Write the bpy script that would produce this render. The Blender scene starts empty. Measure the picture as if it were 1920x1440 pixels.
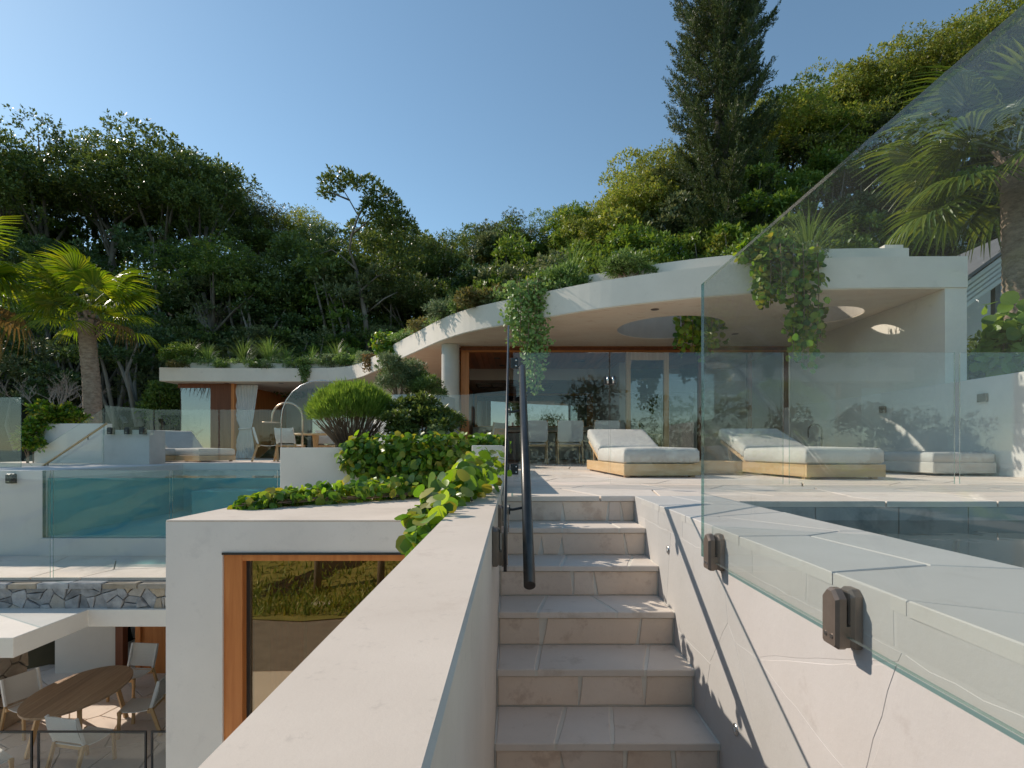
import bpy, bmesh, math, random
import numpy as np
from mathutils import Vector, Matrix

# ---------------------------------------------------------------- camera, sky, sun, exposure
SC = bpy.context.scene
COL = SC.collection
EYE = 0.316            # metres above the upper terrace (z = 0)
FPX = 1020.0           # focal length in pixels of the 1920 px wide photograph
HX, HY = 960.0, 842.0  # vanishing point of the level lines

cam_d = bpy.data.cameras.new('camera')
cam = bpy.data.objects.new('camera', cam_d); COL.objects.link(cam)
cam.location = (0, 0, EYE); cam.rotation_euler = (math.radians(90), 0, 0)
cam_d.sensor_width = 36.0; cam_d.lens = 36.0 * FPX / 1920.0
cam_d.shift_y = (HY - 720.0) / 1920.0
cam_d.clip_start = 0.02; cam_d.clip_end = 9000
SC.camera = cam

SUN_DIR = Vector((-0.763, 0.40, 0.64)).normalized()      # towards the sun: left, ahead
SUN_EL = math.asin(SUN_DIR.z)
SUN_AZ = math.atan2(SUN_DIR.x, SUN_DIR.y)                # clockwise from +Y
wld = bpy.data.worlds.new('World'); SC.world = wld; wld.use_nodes = True
wn = wld.node_tree.nodes; wl = wld.node_tree.links
for n in list(wn): wn.remove(n)
w_out = wn.new('ShaderNodeOutputWorld'); w_bg = wn.new('ShaderNodeBackground')
sky = wn.new('ShaderNodeTexSky'); sky.sky_type = 'NISHITA'; sky.sun_disc = False
sky.sun_elevation = SUN_EL; sky.sun_rotation = SUN_AZ
sky.altitude = 1500; sky.air_density = 1.0; sky.dust_density = 0.45; sky.ozone_density = 3.0
w_bg.inputs['Strength'].default_value = 0.13
w_wb = wn.new('ShaderNodeMix'); w_wb.data_type = 'RGBA'; w_wb.blend_type = 'MULTIPLY'; w_wb.inputs[0].default_value = 1.0
w_wb.inputs[7].default_value = (0.88, 0.90, 0.745, 1)      # white balance of the whole sky
wl.new(sky.outputs[0], w_wb.inputs[6]); wl.new(w_wb.outputs[2], w_bg.inputs[0]); wl.new(w_bg.outputs[0], w_out.inputs[0])

sun_d = bpy.data.lights.new('sun', 'SUN'); sun_d.energy = 2.6; sun_d.angle = math.radians(0.53)
sun_d.color = (1.0, 0.89, 0.77)
sun = bpy.data.objects.new('sun', sun_d); COL.objects.link(sun)
sun.rotation_euler = SUN_DIR.to_track_quat('Z', 'Y').to_euler()
sun.location = SUN_DIR * 60

SC.view_settings.view_transform = 'Standard'
try: SC.view_settings.look = 'None'
except Exception: pass
SC.view_settings.exposure = 0.79; SC.view_settings.gamma = 1.0
SC.view_settings.use_curve_mapping = False
SC.render.engine = 'CYCLES'
cy = SC.cycles
cy.max_bounces = 10; cy.diffuse_bounces = 4; cy.glossy_bounces = 4; cy.transmission_bounces = 4
cy.transparent_max_bounces = 24; cy.caustics_reflective = False; cy.caustics_refractive = False
cy.use_denoising = True
try: cy.denoiser = 'OPENIMAGEDENOISE'
except Exception: pass
cy.sample_clamp_indirect = 6.0

random.seed(7)
RNG = np.random.default_rng(7)
def P(px, py, d):
    return Vector(((px - HX) / FPX * d, d, EYE - (py - HY) / FPX * d))
def G(px, py, z=0.0):
    return P(px, py, (EYE - z) * FPX / (py - HY))

# ---------------------------------------------------------------- object helpers
ONE = Matrix.Identity(4)
def tag(o, label, cat, group=None, kind=None):
    if label: o['label'] = label
    if cat: o['category'] = cat
    if group: o['group'] = group
    if kind: o['kind'] = kind
    return o
def thing(name, label, cat, loc=(0, 0, 0), group=None, rz=0.0):
    o = bpy.data.objects.new(name, None); COL.objects.link(o)
    o.location = loc; o.rotation_euler = (0, 0, rz); o.empty_display_size = 0.1
    return tag(o, label, cat, group)
def structure(name):
    o = bpy.data.objects.new(name, None); COL.objects.link(o); o['kind'] = 'structure'; o.empty_display_size = 0.1
    return o
def link(me, name, parent=None, local=False):
    o = bpy.data.objects.new(name, me); COL.objects.link(o)
    if parent is not None:
        o.parent = parent
        if parent.type == 'EMPTY' and not local:
            o.matrix_parent_inverse = (Matrix.Translation(parent.location) @ parent.rotation_euler.to_matrix().to_4x4()).inverted()
    return o
def copy_tree(o, parent=None):
    c = o.copy(); COL.objects.link(c)
    if parent is not None: c.parent = parent
    for ch in list(o.children): copy_tree(ch, c)
    return c

class MB:
    """collects shapes; build() links them as one mesh object"""
    def __init__(s): s.v = []; s.f = []; s.m = []; s.sm = []
    def add(s, vs, fs, m=0, smooth=False):
        b = len(s.v); s.v += [tuple(v) for v in vs]
        for f in fs: s.f.append([b + i for i in f]); s.m.append(m); s.sm.append(smooth)
        return s
    def box(s, x0, x1, y0, y1, z0, z1, m=0):
        return s.add([(x0,y0,z0),(x1,y0,z0),(x1,y1,z0),(x0,y1,z0),(x0,y0,z1),(x1,y0,z1),(x1,y1,z1),(x0,y1,z1)],
              [(0,3,2,1),(4,5,6,7),(0,1,5,4),(1,2,6,5),(2,3,7,6),(3,0,4,7)], m)
    def bar(s, a, b, w, h, up=(0,0,1), m=0):
        a = Vector(a); b = Vector(b); t = (b - a).normalized(); up = Vector(up)
        sd = t.cross(up)
        if sd.length < 1e-4: sd = t.cross(Vector((1, 0, 0)))
        sd.normalize(); u = sd.cross(t).normalized(); vs = []
        for p in (a, b):
            for i, j in ((-1,-1),(1,-1),(1,1),(-1,1)): vs.append(p + sd*(i*w/2) + u*(j*h/2))
        return s.add(vs, [(0,1,2,3),(7,6,5,4),(0,4,5,1),(1,5,6,2),(2,6,7,3),(3,7,4,0)], m)
    def prism(s, pts, off, m=0, mrim=None):
        n = len(pts); off = Vector(off); pts = [Vector(p) for p in pts]
        nn = Vector((0, 0, 0))
        for i in range(n): nn += pts[i].cross(pts[(i+1) % n])
        if nn.dot(off) < 0: pts = pts[::-1]
        vs = pts + [p + off for p in pts]
        b = len(s.v); s.v += [tuple(v) for v in vs]
        s.f.append([b + i for i in range(n)][::-1]); s.m.append(m); s.sm.append(False)
        s.f.append([b + n + i for i in range(n)]); s.m.append(m); s.sm.append(False)
        for i in range(n):
            j = (i + 1) % n
            s.f.append([b+i, b+j, b+n+j, b+n+i]); s.m.append(m if mrim is None else mrim); s.sm.append(False)
        return s
    def tube(s, path, r, seg=8, m=0, cap=True, smooth=True):
        path = [Vector(p) for p in path]; n = len(path)
        rs = r if isinstance(r, (list, tuple)) else [r] * n
        vs = []; ref = None
        for i, p in enumerate(path):
            t = (path[min(i+1, n-1)] - path[max(i-1, 0)]).normalized()
            if ref is None:
                ref = t.cross(Vector((0.31, 0.17, 0.93)))
                if ref.length < 1e-3: ref = t.cross(Vector((1, 0, 0)))
            ref = (ref - t * ref.dot(t)).normalized(); bn = t.cross(ref)
            for k in range(seg):
                a = 2 * math.pi * k / seg
                vs.append(p + (ref * math.cos(a) + bn * math.sin(a)) * rs[i])
        fs = []
        for i in range(n - 1):
            for k in range(seg):
                k2 = (k + 1) % seg
                fs.append((i*seg+k, i*seg+k2, (i+1)*seg+k2, (i+1)*seg+k))
        s.add(vs, fs, m, smooth)
        if cap:
            b = len(s.v) - n * seg
            s.f.append([b + k for k in range(seg)][::-1]); s.m.append(m); s.sm.append(False)
            s.f.append([b + (n-1)*seg + k for k in range(seg)]); s.m.append(m); s.sm.append(False)
        return s
    def lathe(s, prof, c=(0,0,0), seg=24, m=0, smooth=True):
        vs = []; fs = []
        for (r, z) in prof:
            for k in range(seg):
                a = 2*math.pi*k/seg; vs.append((c[0]+r*math.cos(a), c[1]+r*math.sin(a), c[2]+z))
        for i in range(len(prof)-1):
            for k in range(seg):
                k2 = (k+1) % seg; fs.append((i*seg+k, i*seg+k2, (i+1)*seg+k2, (i+1)*seg+k))
        return s.add(vs, fs, m, smooth)
    def mesh(s, name, mats, bevel=0.0, segs=1):
        me = bpy.data.meshes.new(name); me.from_pydata(s.v, [], s.f)
        for mt in (mats if isinstance(mats, (list, tuple)) else [mats]): me.materials.append(mt)
        me.polygons.foreach_set('material_index', s.m); me.polygons.foreach_set('use_smooth', s.sm)
        if bevel > 0:
            bm = bmesh.new(); bm.from_mesh(me)
            es = [e for e in bm.edges if len(e.link_faces) == 2 and e.calc_face_angle(0) > 0.6]
            bmesh.ops.bevel(bm, geom=es, offset=bevel, segments=segs, profile=0.5, affect='EDGES', clamp_overlap=True)
            if segs > 1:
                for f in bm.faces: f.smooth = True
            bm.to_mesh(me); bm.free()
        me.update(); return me
    def build(s, name, mats, parent=None, bevel=0.0, local=False, segs=1):
        return link(s.mesh(name, mats, bevel, segs), name, parent, local)

# ---------------------------------------------------------------- materials
def newmat(name):
    m = bpy.data.materials.new(name); m.use_nodes = True
    nt = m.node_tree
    for n in list(nt.nodes): nt.nodes.remove(n)
    out = nt.nodes.new('ShaderNodeOutputMaterial')
    return m, nt, out
def N(nt, t, **kw):
    n = nt.nodes.new(t)
    for k, v in kw.items():
        if k in n.inputs: n.inputs[k].default_value = v
        else: setattr(n, k, v)
    return n
def rgba(c): return (c[0], c[1], c[2], 1.0)
def ramp(nt, stops):
    r = nt.nodes.new('ShaderNodeValToRGB'); e = r.color_ramp.elements
    while len(e) < len(stops): e.new(0.5)
    for i, (p, c) in enumerate(stops): e[i].position = p; e[i].color = rgba(c)
    return r
def surf(name, c1, c2, scale=2.0, rough=0.8, bump=0.15, bscale=60.0, metallic=0.0, objvar=0.0, spec=0.3, stretch=None, spots=None, dist=0.01, weather=0.0):
    """mottled surface: two colours over noise, fine bump, optional variation between pieces"""
    m, nt, out = newmat(name); L = nt.links.new
    tc = N(nt, 'ShaderNodeTexCoord'); src = tc.outputs['Object']
    if stretch:
        mp = N(nt, 'ShaderNodeMapping'); mp.inputs['Scale'].default_value = stretch; L(src, mp.inputs[0]); src = mp.outputs[0]
    n1 = N(nt, 'ShaderNodeTexNoise', Scale=scale, Detail=8.0, Roughness=0.62); L(src, n1.inputs['Vector'])
    rp = ramp(nt, [(0.28, c1), (0.72, c2)]); L(n1.outputs[0], rp.inputs[0]); col = rp.outputs[0]
    if weather:
        n5 = N(nt, 'ShaderNodeTexNoise', Scale=scale*0.35, Detail=4.0, Roughness=0.55, Distortion=0.8); L(src, n5.inputs['Vector'])
        r5 = ramp(nt, [(0.38, (1-weather, 1-weather*1.05, 1-weather*1.15)), (0.62, (1, 1, 1))]); L(n5.outputs[0], r5.inputs[0])
        n6 = N(nt, 'ShaderNodeTexNoise', Scale=34.0, Detail=8.0, Roughness=0.75); L(src, n6.inputs['Vector'])
        r6 = ramp(nt, [(0.30, (1-weather*1.4,)*3), (0.42, (1, 1, 1))]); L(n6.outputs[0], r6.inputs[0])
        for rr5 in (r5, r6):
            m5 = N(nt, 'ShaderNodeMix', data_type='RGBA', blend_type='MULTIPLY'); m5.inputs[0].default_value = 1.0; L(col, m5.inputs[6]); L(rr5.outputs[0], m5.inputs[7]); col = m5.outputs[2]
    if spots:
        n3 = N(nt, 'ShaderNodeTexNoise', Scale=spots[1], Detail=5.0, Roughness=0.7); L(src, n3.inputs['Vector'])
        r3 = ramp(nt, [(spots[2], (0,0,0)), (spots[2]+0.12, (1,1,1))]); L(n3.outputs[0], r3.inputs[0])
        mx = N(nt, 'ShaderNodeMix', data_type='RGBA'); L(r3.outputs[0], mx.inputs[0]); L(col, mx.inputs[6]); mx.inputs[7].default_value = rgba(spots[0]); col = mx.outputs[2]
    if objvar:
        oi = N(nt, 'ShaderNodeObjectInfo'); hs = N(nt, 'ShaderNodeHueSaturation')
        mr = N(nt, 'ShaderNodeMapRange'); mr.inputs[3].default_value = 1-objvar; mr.inputs[4].default_value = 1+objvar
        L(oi.outputs['Random'], mr.inputs[0]); L(mr.outputs[0], hs.inputs['Value'])
        m2 = N(nt, 'ShaderNodeMath', operation='FRACT'); m3 = N(nt, 'ShaderNodeMath', operation='MULTIPLY'); m3.inputs[1].default_value = 7.31
        L(oi.outputs['Random'], m3.inputs[0]); L(m3.outputs[0], m2.inputs[0])
        mr2 = N(nt, 'ShaderNodeMapRange'); mr2.inputs[3].default_value = 1-objvar*2.2; mr2.inputs[4].default_value = 1+objvar*2.2
        L(m2.outputs[0], mr2.inputs[0]); L(mr2.outputs[0], hs.inputs['Saturation'])
        L(col, hs.inputs['Color']); col = hs.outputs[0]
    b = N(nt, 'ShaderNodeBsdfPrincipled', Roughness=rough, Metallic=metallic); b.inputs['Specular IOR Level'].default_value = spec
    L(col, b.inputs['Base Color'])
    if bump:
        n2 = N(nt, 'ShaderNodeTexNoise', Scale=bscale, Detail=6.0, Roughness=0.65); L(src, n2.inputs['Vector'])
        bp = N(nt, 'ShaderNodeBump', Strength=bump, Distance=dist); L(n2.outputs[0], bp.inputs['Height']); L(bp.outputs[0], b.inputs['Normal'])
    L(b.outputs[0], out.inputs[0]); return m
def wood(name, c1, c2, axis=0, rough=0.5, scale=14.0, objvar=0.12):
    m, nt, out = newmat(name); L = nt.links.new
    tc = N(nt, 'ShaderNodeTexCoord'); mp = N(nt, 'ShaderNodeMapping')
    sc = [scale]*3; sc[axis] = scale*0.06; mp.inputs['Scale'].default_value = sc
    oi = N(nt, 'ShaderNodeObjectInfo'); ml = N(nt, 'ShaderNodeMath', operation='MULTIPLY'); ml.inputs[1].default_value = 37.0
    L(oi.outputs['Random'], ml.inputs[0]); L(tc.outputs['Object'], mp.inputs[0]); L(ml.outputs[0], mp.inputs['Location'])
    n1 = N(nt, 'ShaderNodeTexNoise', Scale=1.0, Detail=7.0, Roughness=0.6, Distortion=0.6); L(mp.outputs[0], n1.inputs['Vector'])
    rp = ramp(nt, [(0.3, c1), (0.7, c2)]); L(n1.outputs[0], rp.inputs[0])
    hs = N(nt, 'ShaderNodeHueSaturation'); mr = N(nt, 'ShaderNodeMapRange'); mr.inputs[3].default_value = 1-objvar; mr.inputs[4].default_value = 1+objvar
    L(oi.outputs['Random'], mr.inputs[0]); L(mr.outputs[0], hs.inputs['Value']); L(rp.outputs[0], hs.inputs['Color'])
    b = N(nt, 'ShaderNodeBsdfPrincipled', Roughness=rough); b.inputs['Specular IOR Level'].default_value = 0.35
    L(hs.outputs[0], b.inputs['Base Color'])
    bp = N(nt, 'ShaderNodeBump', Strength=0.12, Distance=0.004); L(n1.outputs[0], bp.inputs['Height']); L(bp.outputs[0], b.inputs['Normal'])
    L(b.outputs[0], out.inputs[0]); return m
def schlick(nt, f0, normal=None):
    L = nt.links.new
    g = N(nt, 'ShaderNodeNewGeometry'); dt = N(nt, 'ShaderNodeVectorMath', operation='DOT_PRODUCT')
    L(normal if normal is not None else g.outputs['Normal'], dt.inputs[0]); L(g.outputs['Incoming'], dt.inputs[1])
    ab = N(nt, 'ShaderNodeMath', operation='ABSOLUTE'); L(dt.outputs['Value'], ab.inputs[0])
    on = N(nt, 'ShaderNodeMath', operation='SUBTRACT', use_clamp=True); on.inputs[0].default_value = 1.0; L(ab.outputs[0], on.inputs[1])
    pw = N(nt, 'ShaderNodeMath', operation='POWER'); L(on.outputs[0], pw.inputs[0]); pw.inputs[1].default_value = 5.0
    ma = N(nt, 'ShaderNodeMath', operation='MULTIPLY_ADD'); L(pw.outputs[0], ma.inputs[0]); ma.inputs[1].default_value = 1-f0; ma.inputs[2].default_value = f0
    return ma.outputs[0]
def glass(name, tint, f0=0.045, rough=0.0, dust=0.0, gcol=(1,1,1)):
    m, nt, out = newmat(name); L = nt.links.new
    tr = N(nt, 'ShaderNodeBsdfTransparent', Color=rgba(tint)); gl = N(nt, 'ShaderNodeBsdfGlossy', Roughness=rough, Color=rgba(gcol))
    base = tr.outputs[0]
    if dust:
        tc = N(nt, 'ShaderNodeTexCoord'); n1 = N(nt, 'ShaderNodeTexNoise', Scale=3.0, Detail=9.0, Roughness=0.75); L(tc.outputs['Object'], n1.inputs['Vector'])
        rp = ramp(nt, [(0.35, (dust*0.3,)*3), (0.8, (dust,)*3)]); L(n1.outputs[0], rp.inputs[0])
        df = N(nt, 'ShaderNodeBsdfDiffuse', Color=(0.7, 0.72, 0.7, 1)); mx0 = N(nt, 'ShaderNodeMixShader')
        L(rp.outputs[0], mx0.inputs[0]); L(tr.outputs[0], mx0.inputs[1]); L(df.outputs[0], mx0.inputs[2]); base = mx0.outputs[0]
    mx = N(nt, 'ShaderNodeMixShader'); L(schlick(nt, f0), mx.inputs[0]); L(base, mx.inputs[1]); L(gl.outputs[0], mx.inputs[2])
    L(mx.outputs[0], out.inputs[0]); return m
def water(name, tint, ripple=0.25, rscale=3.0):
    m, nt, out = newmat(name); L = nt.links.new
    tc = N(nt, 'ShaderNodeTexCoord'); n1 = N(nt, 'ShaderNodeTexNoise', Scale=rscale, Detail=3.0); L(tc.outputs['Object'], n1.inputs['Vector'])
    bp = N(nt, 'ShaderNodeBump', Strength=ripple, Distance=0.02); L(n1.outputs[0], bp.inputs['Height'])
    tr = N(nt, 'ShaderNodeBsdfTransparent', Color=rgba(tint)); gl = N(nt, 'ShaderNodeBsdfGlossy', Roughness=0.02); L(bp.outputs[0], gl.inputs['Normal'])
    mx = N(nt, 'ShaderNodeMixShader'); L(schlick(nt, 0.022, bp.outputs[0]), mx.inputs[0]); L(tr.outputs[0], mx.inputs[1]); L(gl.outputs[0], mx.inputs[2])
    L(mx.outputs[0], out.inputs[0]); return m
def leafmat(name, cols, trans=0.35, rough=0.42, glow=1.7, spec=0.45):
    """foliage: colour varies leaf by leaf and plant by plant; light passes through the blades"""
    m, nt, out = newmat(name); L = nt.links.new
    ge = N(nt, 'ShaderNodeNewGeometry'); oi = N(nt, 'ShaderNodeObjectInfo')
    a = N(nt, 'ShaderNodeMath', operation='MULTIPLY'); a.inputs[1].default_value = 3.7; L(oi.outputs['Random'], a.inputs[0])
    b = N(nt, 'ShaderNodeMath', operation='ADD'); L(ge.outputs['Random Per Island'], b.inputs[0]); L(a.outputs[0], b.inputs[1])
    fr = N(nt, 'ShaderNodeMath', operation='FRACT'); L(b.outputs[0], fr.inputs[0])
    st = [(i / max(1, len(cols)-1), c) for i, c in enumerate(cols)]
    rp = ramp(nt, st); L(fr.outputs[0], rp.inputs[0])
    hs = N(nt, 'ShaderNodeHueSaturation'); mr = N(nt, 'ShaderNodeMapRange'); mr.inputs[3].default_value = 0.8; mr.inputs[4].default_value = 1.2
    L(oi.outputs['Random'], mr.inputs[0]); L(mr.outputs[0], hs.inputs['Value']); L(rp.outputs[0], hs.inputs['Color'])
    pb = N(nt, 'ShaderNodeBsdfPrincipled', Roughness=rough); pb.inputs['Specular IOR Level'].default_value = spec; L(hs.outputs[0], pb.inputs['Base Color'])
    h2 = N(nt, 'ShaderNodeHueSaturation', Value=glow, Saturation=1.1, Hue=0.485); L(hs.outputs[0], h2.inputs['Color'])
    tl = N(nt, 'ShaderNodeBsdfTranslucent'); L(h2.outputs[0], tl.inputs[0])
    mx = N(nt, 'ShaderNodeMixShader'); mx.inputs[0].default_value = trans
    L(pb.outputs[0], mx.inputs[1]); L(tl.outputs[0], mx.inputs[2]); L(mx.outputs[0], out.inputs[0]); return m
def weave(name, c1, c2, scale=160.0):
    m, nt, out = newmat(name); L = nt.links.new
    tc = N(nt, 'ShaderNodeTexCoord'); w = N(nt, 'ShaderNodeTexWave', Scale=scale/6.28, Distortion=0.3); w.bands_direction = 'X'; L(tc.outputs['Object'], w.inputs['Vector'])
    rp = ramp(nt, [(0.1, c1), (0.5, c2)]); L(w.outputs[0], rp.inputs[0])
    b = N(nt, 'ShaderNodeBsdfPrincipled', Roughness=0.8); b.inputs['Specular IOR Level'].default_value = 0.2; L(rp.outputs[0], b.inputs['Base Color'])
    bp = N(nt, 'ShaderNodeBump', Strength=0.4, Distance=0.006); L(w.outputs[0], bp.inputs['Height']); L(bp.outputs[0], b.inputs['Normal'])
    L(b.outputs[0], out.inputs[0]); return m

M = {}
M['stucco'] = surf('stucco', (0.725,0.661,0.577), (0.809,0.742,0.652), 1.6, 0.85, 0.10, 90, spots=((0.665,0.604,0.524), 5.0, 0.6), weather=0.05)
M['cap'] = surf('cap', (0.611,0.527,0.444), (0.681,0.592,0.502), 2.5, 0.8, 0.08, 120, spots=((0.549,0.463,0.385), 7.0, 0.58), weather=0.11)
M['render'] = surf('render', (0.651,0.620,0.584), (0.723,0.690,0.646), 1.2, 0.88, 0.12, 70, spots=((0.603,0.573,0.539), 3.0, 0.58), weather=0.06)
M['soffit'] = surf('soffit', (0.800,0.660,0.511), (0.860,0.767,0.618), 1.4, 0.85, 0.15, 30, stretch=(1,1.8,1), spots=((0.727,0.594,0.451), 4.0, 0.55), weather=0.05)
M['rawconcrete'] = surf('rawconcrete', (0.42,0.37,0.31), (0.52,0.46,0.39), 2.0, 0.9, 0.2, 40)
M['concrete'] = surf('concrete', (0.516,0.494,0.447), (0.633,0.609,0.557), 1.8, 0.85, 0.15, 50, weather=0.08)
M['stone'] = surf('stone', (0.698,0.591,0.500), (0.815,0.698,0.599), 2.2, 0.72, 0.16, 45, objvar=0.05, spots=((0.616,0.506,0.414), 6.0, 0.57), dist=0.006, weather=0.06)
M['coping'] = surf('coping', (0.550,0.514,0.476), (0.627,0.589,0.553), 1.8, 0.72, 0.14, 40, objvar=0.035, spots=((0.513,0.471,0.434), 5.0, 0.6), dist=0.006, weather=0.05)
M['wallstone'] = surf('wallstone', (0.524,0.490,0.462), (0.597,0.561,0.537), 1.8, 0.72, 0.14, 40, objvar=0.035, spots=((0.489,0.449,0.421), 5.0, 0.6), dist=0.006, weather=0.05)
M['riser'] = surf('riser', (0.743,0.573,0.447), (0.860,0.695,0.556), 3.0, 0.75, 0.25, 45, objvar=0.06, spots=((0.641,0.476,0.363), 8.0, 0.55), dist=0.008, weather=0.08)
M['mortar'] = surf('mortar', (0.735,0.667,0.573), (0.807,0.735,0.633), 6.0, 0.9, 0.25, 160, weather=0.05)
M['rubble'] = surf('rubble', (0.16,0.16,0.165), (0.42,0.415,0.41), 7.0, 0.85, 0.6, 22, objvar=0.28, spots=((0.36,0.32,0.27), 3.0, 0.62), dist=0.02)
M['rubbletan'] = surf('rubbletan', (0.30,0.25,0.19), (0.46,0.40,0.33), 4.0, 0.85, 0.6, 22, objvar=0.2, dist=0.02)
M['darkmortar'] = surf('darkmortar', (0.10,0.097,0.094), (0.16,0.155,0.15), 10, 0.95, 0.3, 60)
M['cedar'] = wood('cedar', (0.44,0.145,0.038), (0.62,0.245,0.075), 2, 0.42)
M['cedarx'] = wood('cedarx', (0.44,0.145,0.038), (0.62,0.245,0.075), 0, 0.42)
M['cedary'] = wood('cedary', (0.40,0.14,0.055), (0.58,0.23,0.10), 1, 0.45, objvar=0.22)
M['darkcedar'] = wood('darkcedar', (0.14,0.045,0.02), (0.24,0.085,0.04), 2, 0.5)
M['teak'] = wood('teak', (0.50,0.32,0.155), (0.64,0.44,0.235), 0, 0.55, 18)
M['teakz'] = wood('teakz', (0.46,0.28,0.13), (0.60,0.40,0.21), 2, 0.55, 22)
M['tabletop'] = wood('tabletop', (0.34,0.225,0.14), (0.48,0.335,0.215), 0, 0.5, 18)
M['fabric'] = surf('fabric', (0.54,0.505,0.455), (0.61,0.575,0.525), 3.0, 0.92, 0.5, 7, spec=0.1, dist=0.03)
M['greyfabric'] = surf('greyfabric', (0.50,0.49,0.465), (0.56,0.55,0.525), 3.0, 0.92, 0.25, 220, spec=0.1)
M['grassbank'] = surf('grassbank', (0.15,0.17,0.04), (0.32,0.30,0.10), 0.9, 0.9, 0.5, 8, spots=((0.30,0.25,0.16), 0.6, 0.6))
M['sling'] = weave('sling', (0.48,0.46,0.43), (0.74,0.72,0.68))
M['whitestrap'] = surf('whitestrap', (0.66,0.65,0.63), (0.74,0.73,0.71), 8, 0.7, 0.2, 200)
M['curtain'] = surf('curtain', (0.62,0.60,0.57), (0.72,0.70,0.67), 2.0, 0.9, 0.2, 150, spec=0.1)
M['bronze'] = surf('bronze', (0.20,0.155,0.125), (0.25,0.20,0.165), 20, 0.42, 0.08, 200, metallic=0.55)
M['black'] = surf('black', (0.018,0.018,0.018), (0.03,0.03,0.03), 20, 0.35, 0.05, 100, spec=0.5)
M['railmetal'] = surf('railmetal', (0.07,0.064,0.06), (0.10,0.092,0.086), 15, 0.33, 0.06, 200, metallic=0.7)
M['steel'] = surf('steel', (0.55,0.54,0.52), (0.65,0.64,0.62), 20, 0.25, 0.02, 200, metallic=1.0)
M['copper'] = surf('copper', (0.50,0.36,0.25), (0.62,0.47,0.34), 20, 0.3, 0.02, 100, metallic=0.9)
M['paint'] = surf('paint', (0.70,0.70,0.69), (0.76,0.76,0.75), 3, 0.6, 0.05, 80)
M['greysheet'] = surf('greysheet', (0.12,0.12,0.125), (0.16,0.16,0.165), 3, 0.5, 0.05, 80)
M['plaster'] = surf('plaster', (0.62,0.58,0.53), (0.68,0.64,0.59), 1.5, 0.85, 0.05, 60)
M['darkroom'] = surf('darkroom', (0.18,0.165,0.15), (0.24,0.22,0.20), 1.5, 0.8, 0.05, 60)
M['glass'] = glass('glass', (0.955,0.97,0.967), 0.030, dust=0.006)
M['stairglass'] = glass('stairglass', (0.945,0.965,0.957), 0.032, dust=0.022)
M['windowglass'] = glass('windowglass', (0.82,0.85,0.85), 0.06)
M['bronzeglass'] = glass('bronzeglass', (0.62,0.48,0.34), 0.30, gcol=(1.0,0.84,0.60))
M['mirrorglass'] = glass('mirrorglass', (0.25,0.30,0.32), 0.22)
M['glassedge'] = glass('glassedge', (0.22,0.46,0.40), 0.10, 0.05, dust=0.35)
M['water'] = water('water', (0.50,0.62,0.62), 0.25, 2.2)
M['poolwater'] = water('poolwater', (0.50,0.83,0.84), 0.14, 1.5)
M['pooltile'] = surf('pooltile', (0.27,0.29,0.28), (0.40,0.42,0.40), 2.0, 0.6, 0.1, 30, spots=((0.16,0.19,0.19), 3.0, 0.55))
M['pooltile2'] = surf('pooltile2', (0.42,0.63,0.63), (0.54,0.75,0.75), 1.2, 0.6, 0.05, 30)
M['soil'] = surf('soil', (0.035,0.028,0.02), (0.07,0.055,0.04), 2.0, 0.95, 0.5, 12)
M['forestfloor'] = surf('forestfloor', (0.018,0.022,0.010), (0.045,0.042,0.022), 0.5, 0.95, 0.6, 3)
M['bounce_ground'] = surf('bounce_ground', (0.70,0.65,0.57), (0.80,0.75,0.67), 0.8, 0.9, 0.2, 20)  # very pale, so the added ground sheet reflects more sunlight
M['asphalt'] = surf('asphalt', (0.20,0.185,0.16), (0.28,0.26,0.225), 3, 0.9, 0.3, 60)
M['bark'] = surf('bark', (0.12,0.10,0.08), (0.24,0.21,0.175), 3.0, 0.9, 0.6, 12, stretch=(1,1,0.25))
M['palebark'] = surf('palebark', (0.16,0.145,0.125), (0.30,0.275,0.245), 3.0, 0.9, 0.6, 12, stretch=(1,1,0.3))
M['palmbark'] = surf('palmbark', (0.17,0.115,0.08), (0.40,0.31,0.235), 9.0, 0.92, 0.9, 16, stretch=(1,1,2.0), dist=0.03)
M['twig'] = surf('twig', (0.17,0.115,0.075), (0.28,0.20,0.135), 6, 0.9, 0.3, 30)
M['greytwig'] = surf('greytwig', (0.22,0.20,0.19), (0.32,0.30,0.28), 6, 0.9, 0.3, 30)
m, nt, out = newmat('sea'); L_ = nt.links.new
pb = N(nt, 'ShaderNodeBsdfPrincipled', Roughness=0.12); pb.inputs['Base Color'].default_value = (0.03,0.10,0.14,1)
tc = N(nt, 'ShaderNodeTexCoord'); nz = N(nt, 'ShaderNodeTexNoise', Scale=0.4, Detail=5.0); L_(tc.outputs['Object'], nz.inputs['Vector'])
bp = N(nt, 'ShaderNodeBump', Strength=0.5, Distance=0.5); L_(nz.outputs[0], bp.inputs['Height']); L_(bp.outputs[0], pb.inputs['Normal']); L_(pb.outputs[0], out.inputs[0]); M['sea'] = m
M['leaf_dark'] = leafmat('leaf_dark', [(0.055,0.087,0.022),(0.102,0.152,0.034),(0.169,0.207,0.044),(0.089,0.141,0.049)], 0.28, 0.38)
M['leaf_mid'] = leafmat('leaf_mid', [(0.069,0.130,0.026),(0.127,0.205,0.037),(0.196,0.240,0.048),(0.092,0.167,0.034)], 0.32, 0.42)
M['leaf_olive'] = leafmat('leaf_olive', [(0.128,0.177,0.031),(0.219,0.273,0.046),(0.314,0.325,0.064),(0.185,0.181,0.054),(0.162,0.229,0.041)], 0.35, 0.45)
M['leaf_deep'] = leafmat('leaf_deep', [(0.037,0.072,0.025),(0.064,0.108,0.034),(0.094,0.136,0.047)], 0.25, 0.36)
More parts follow.
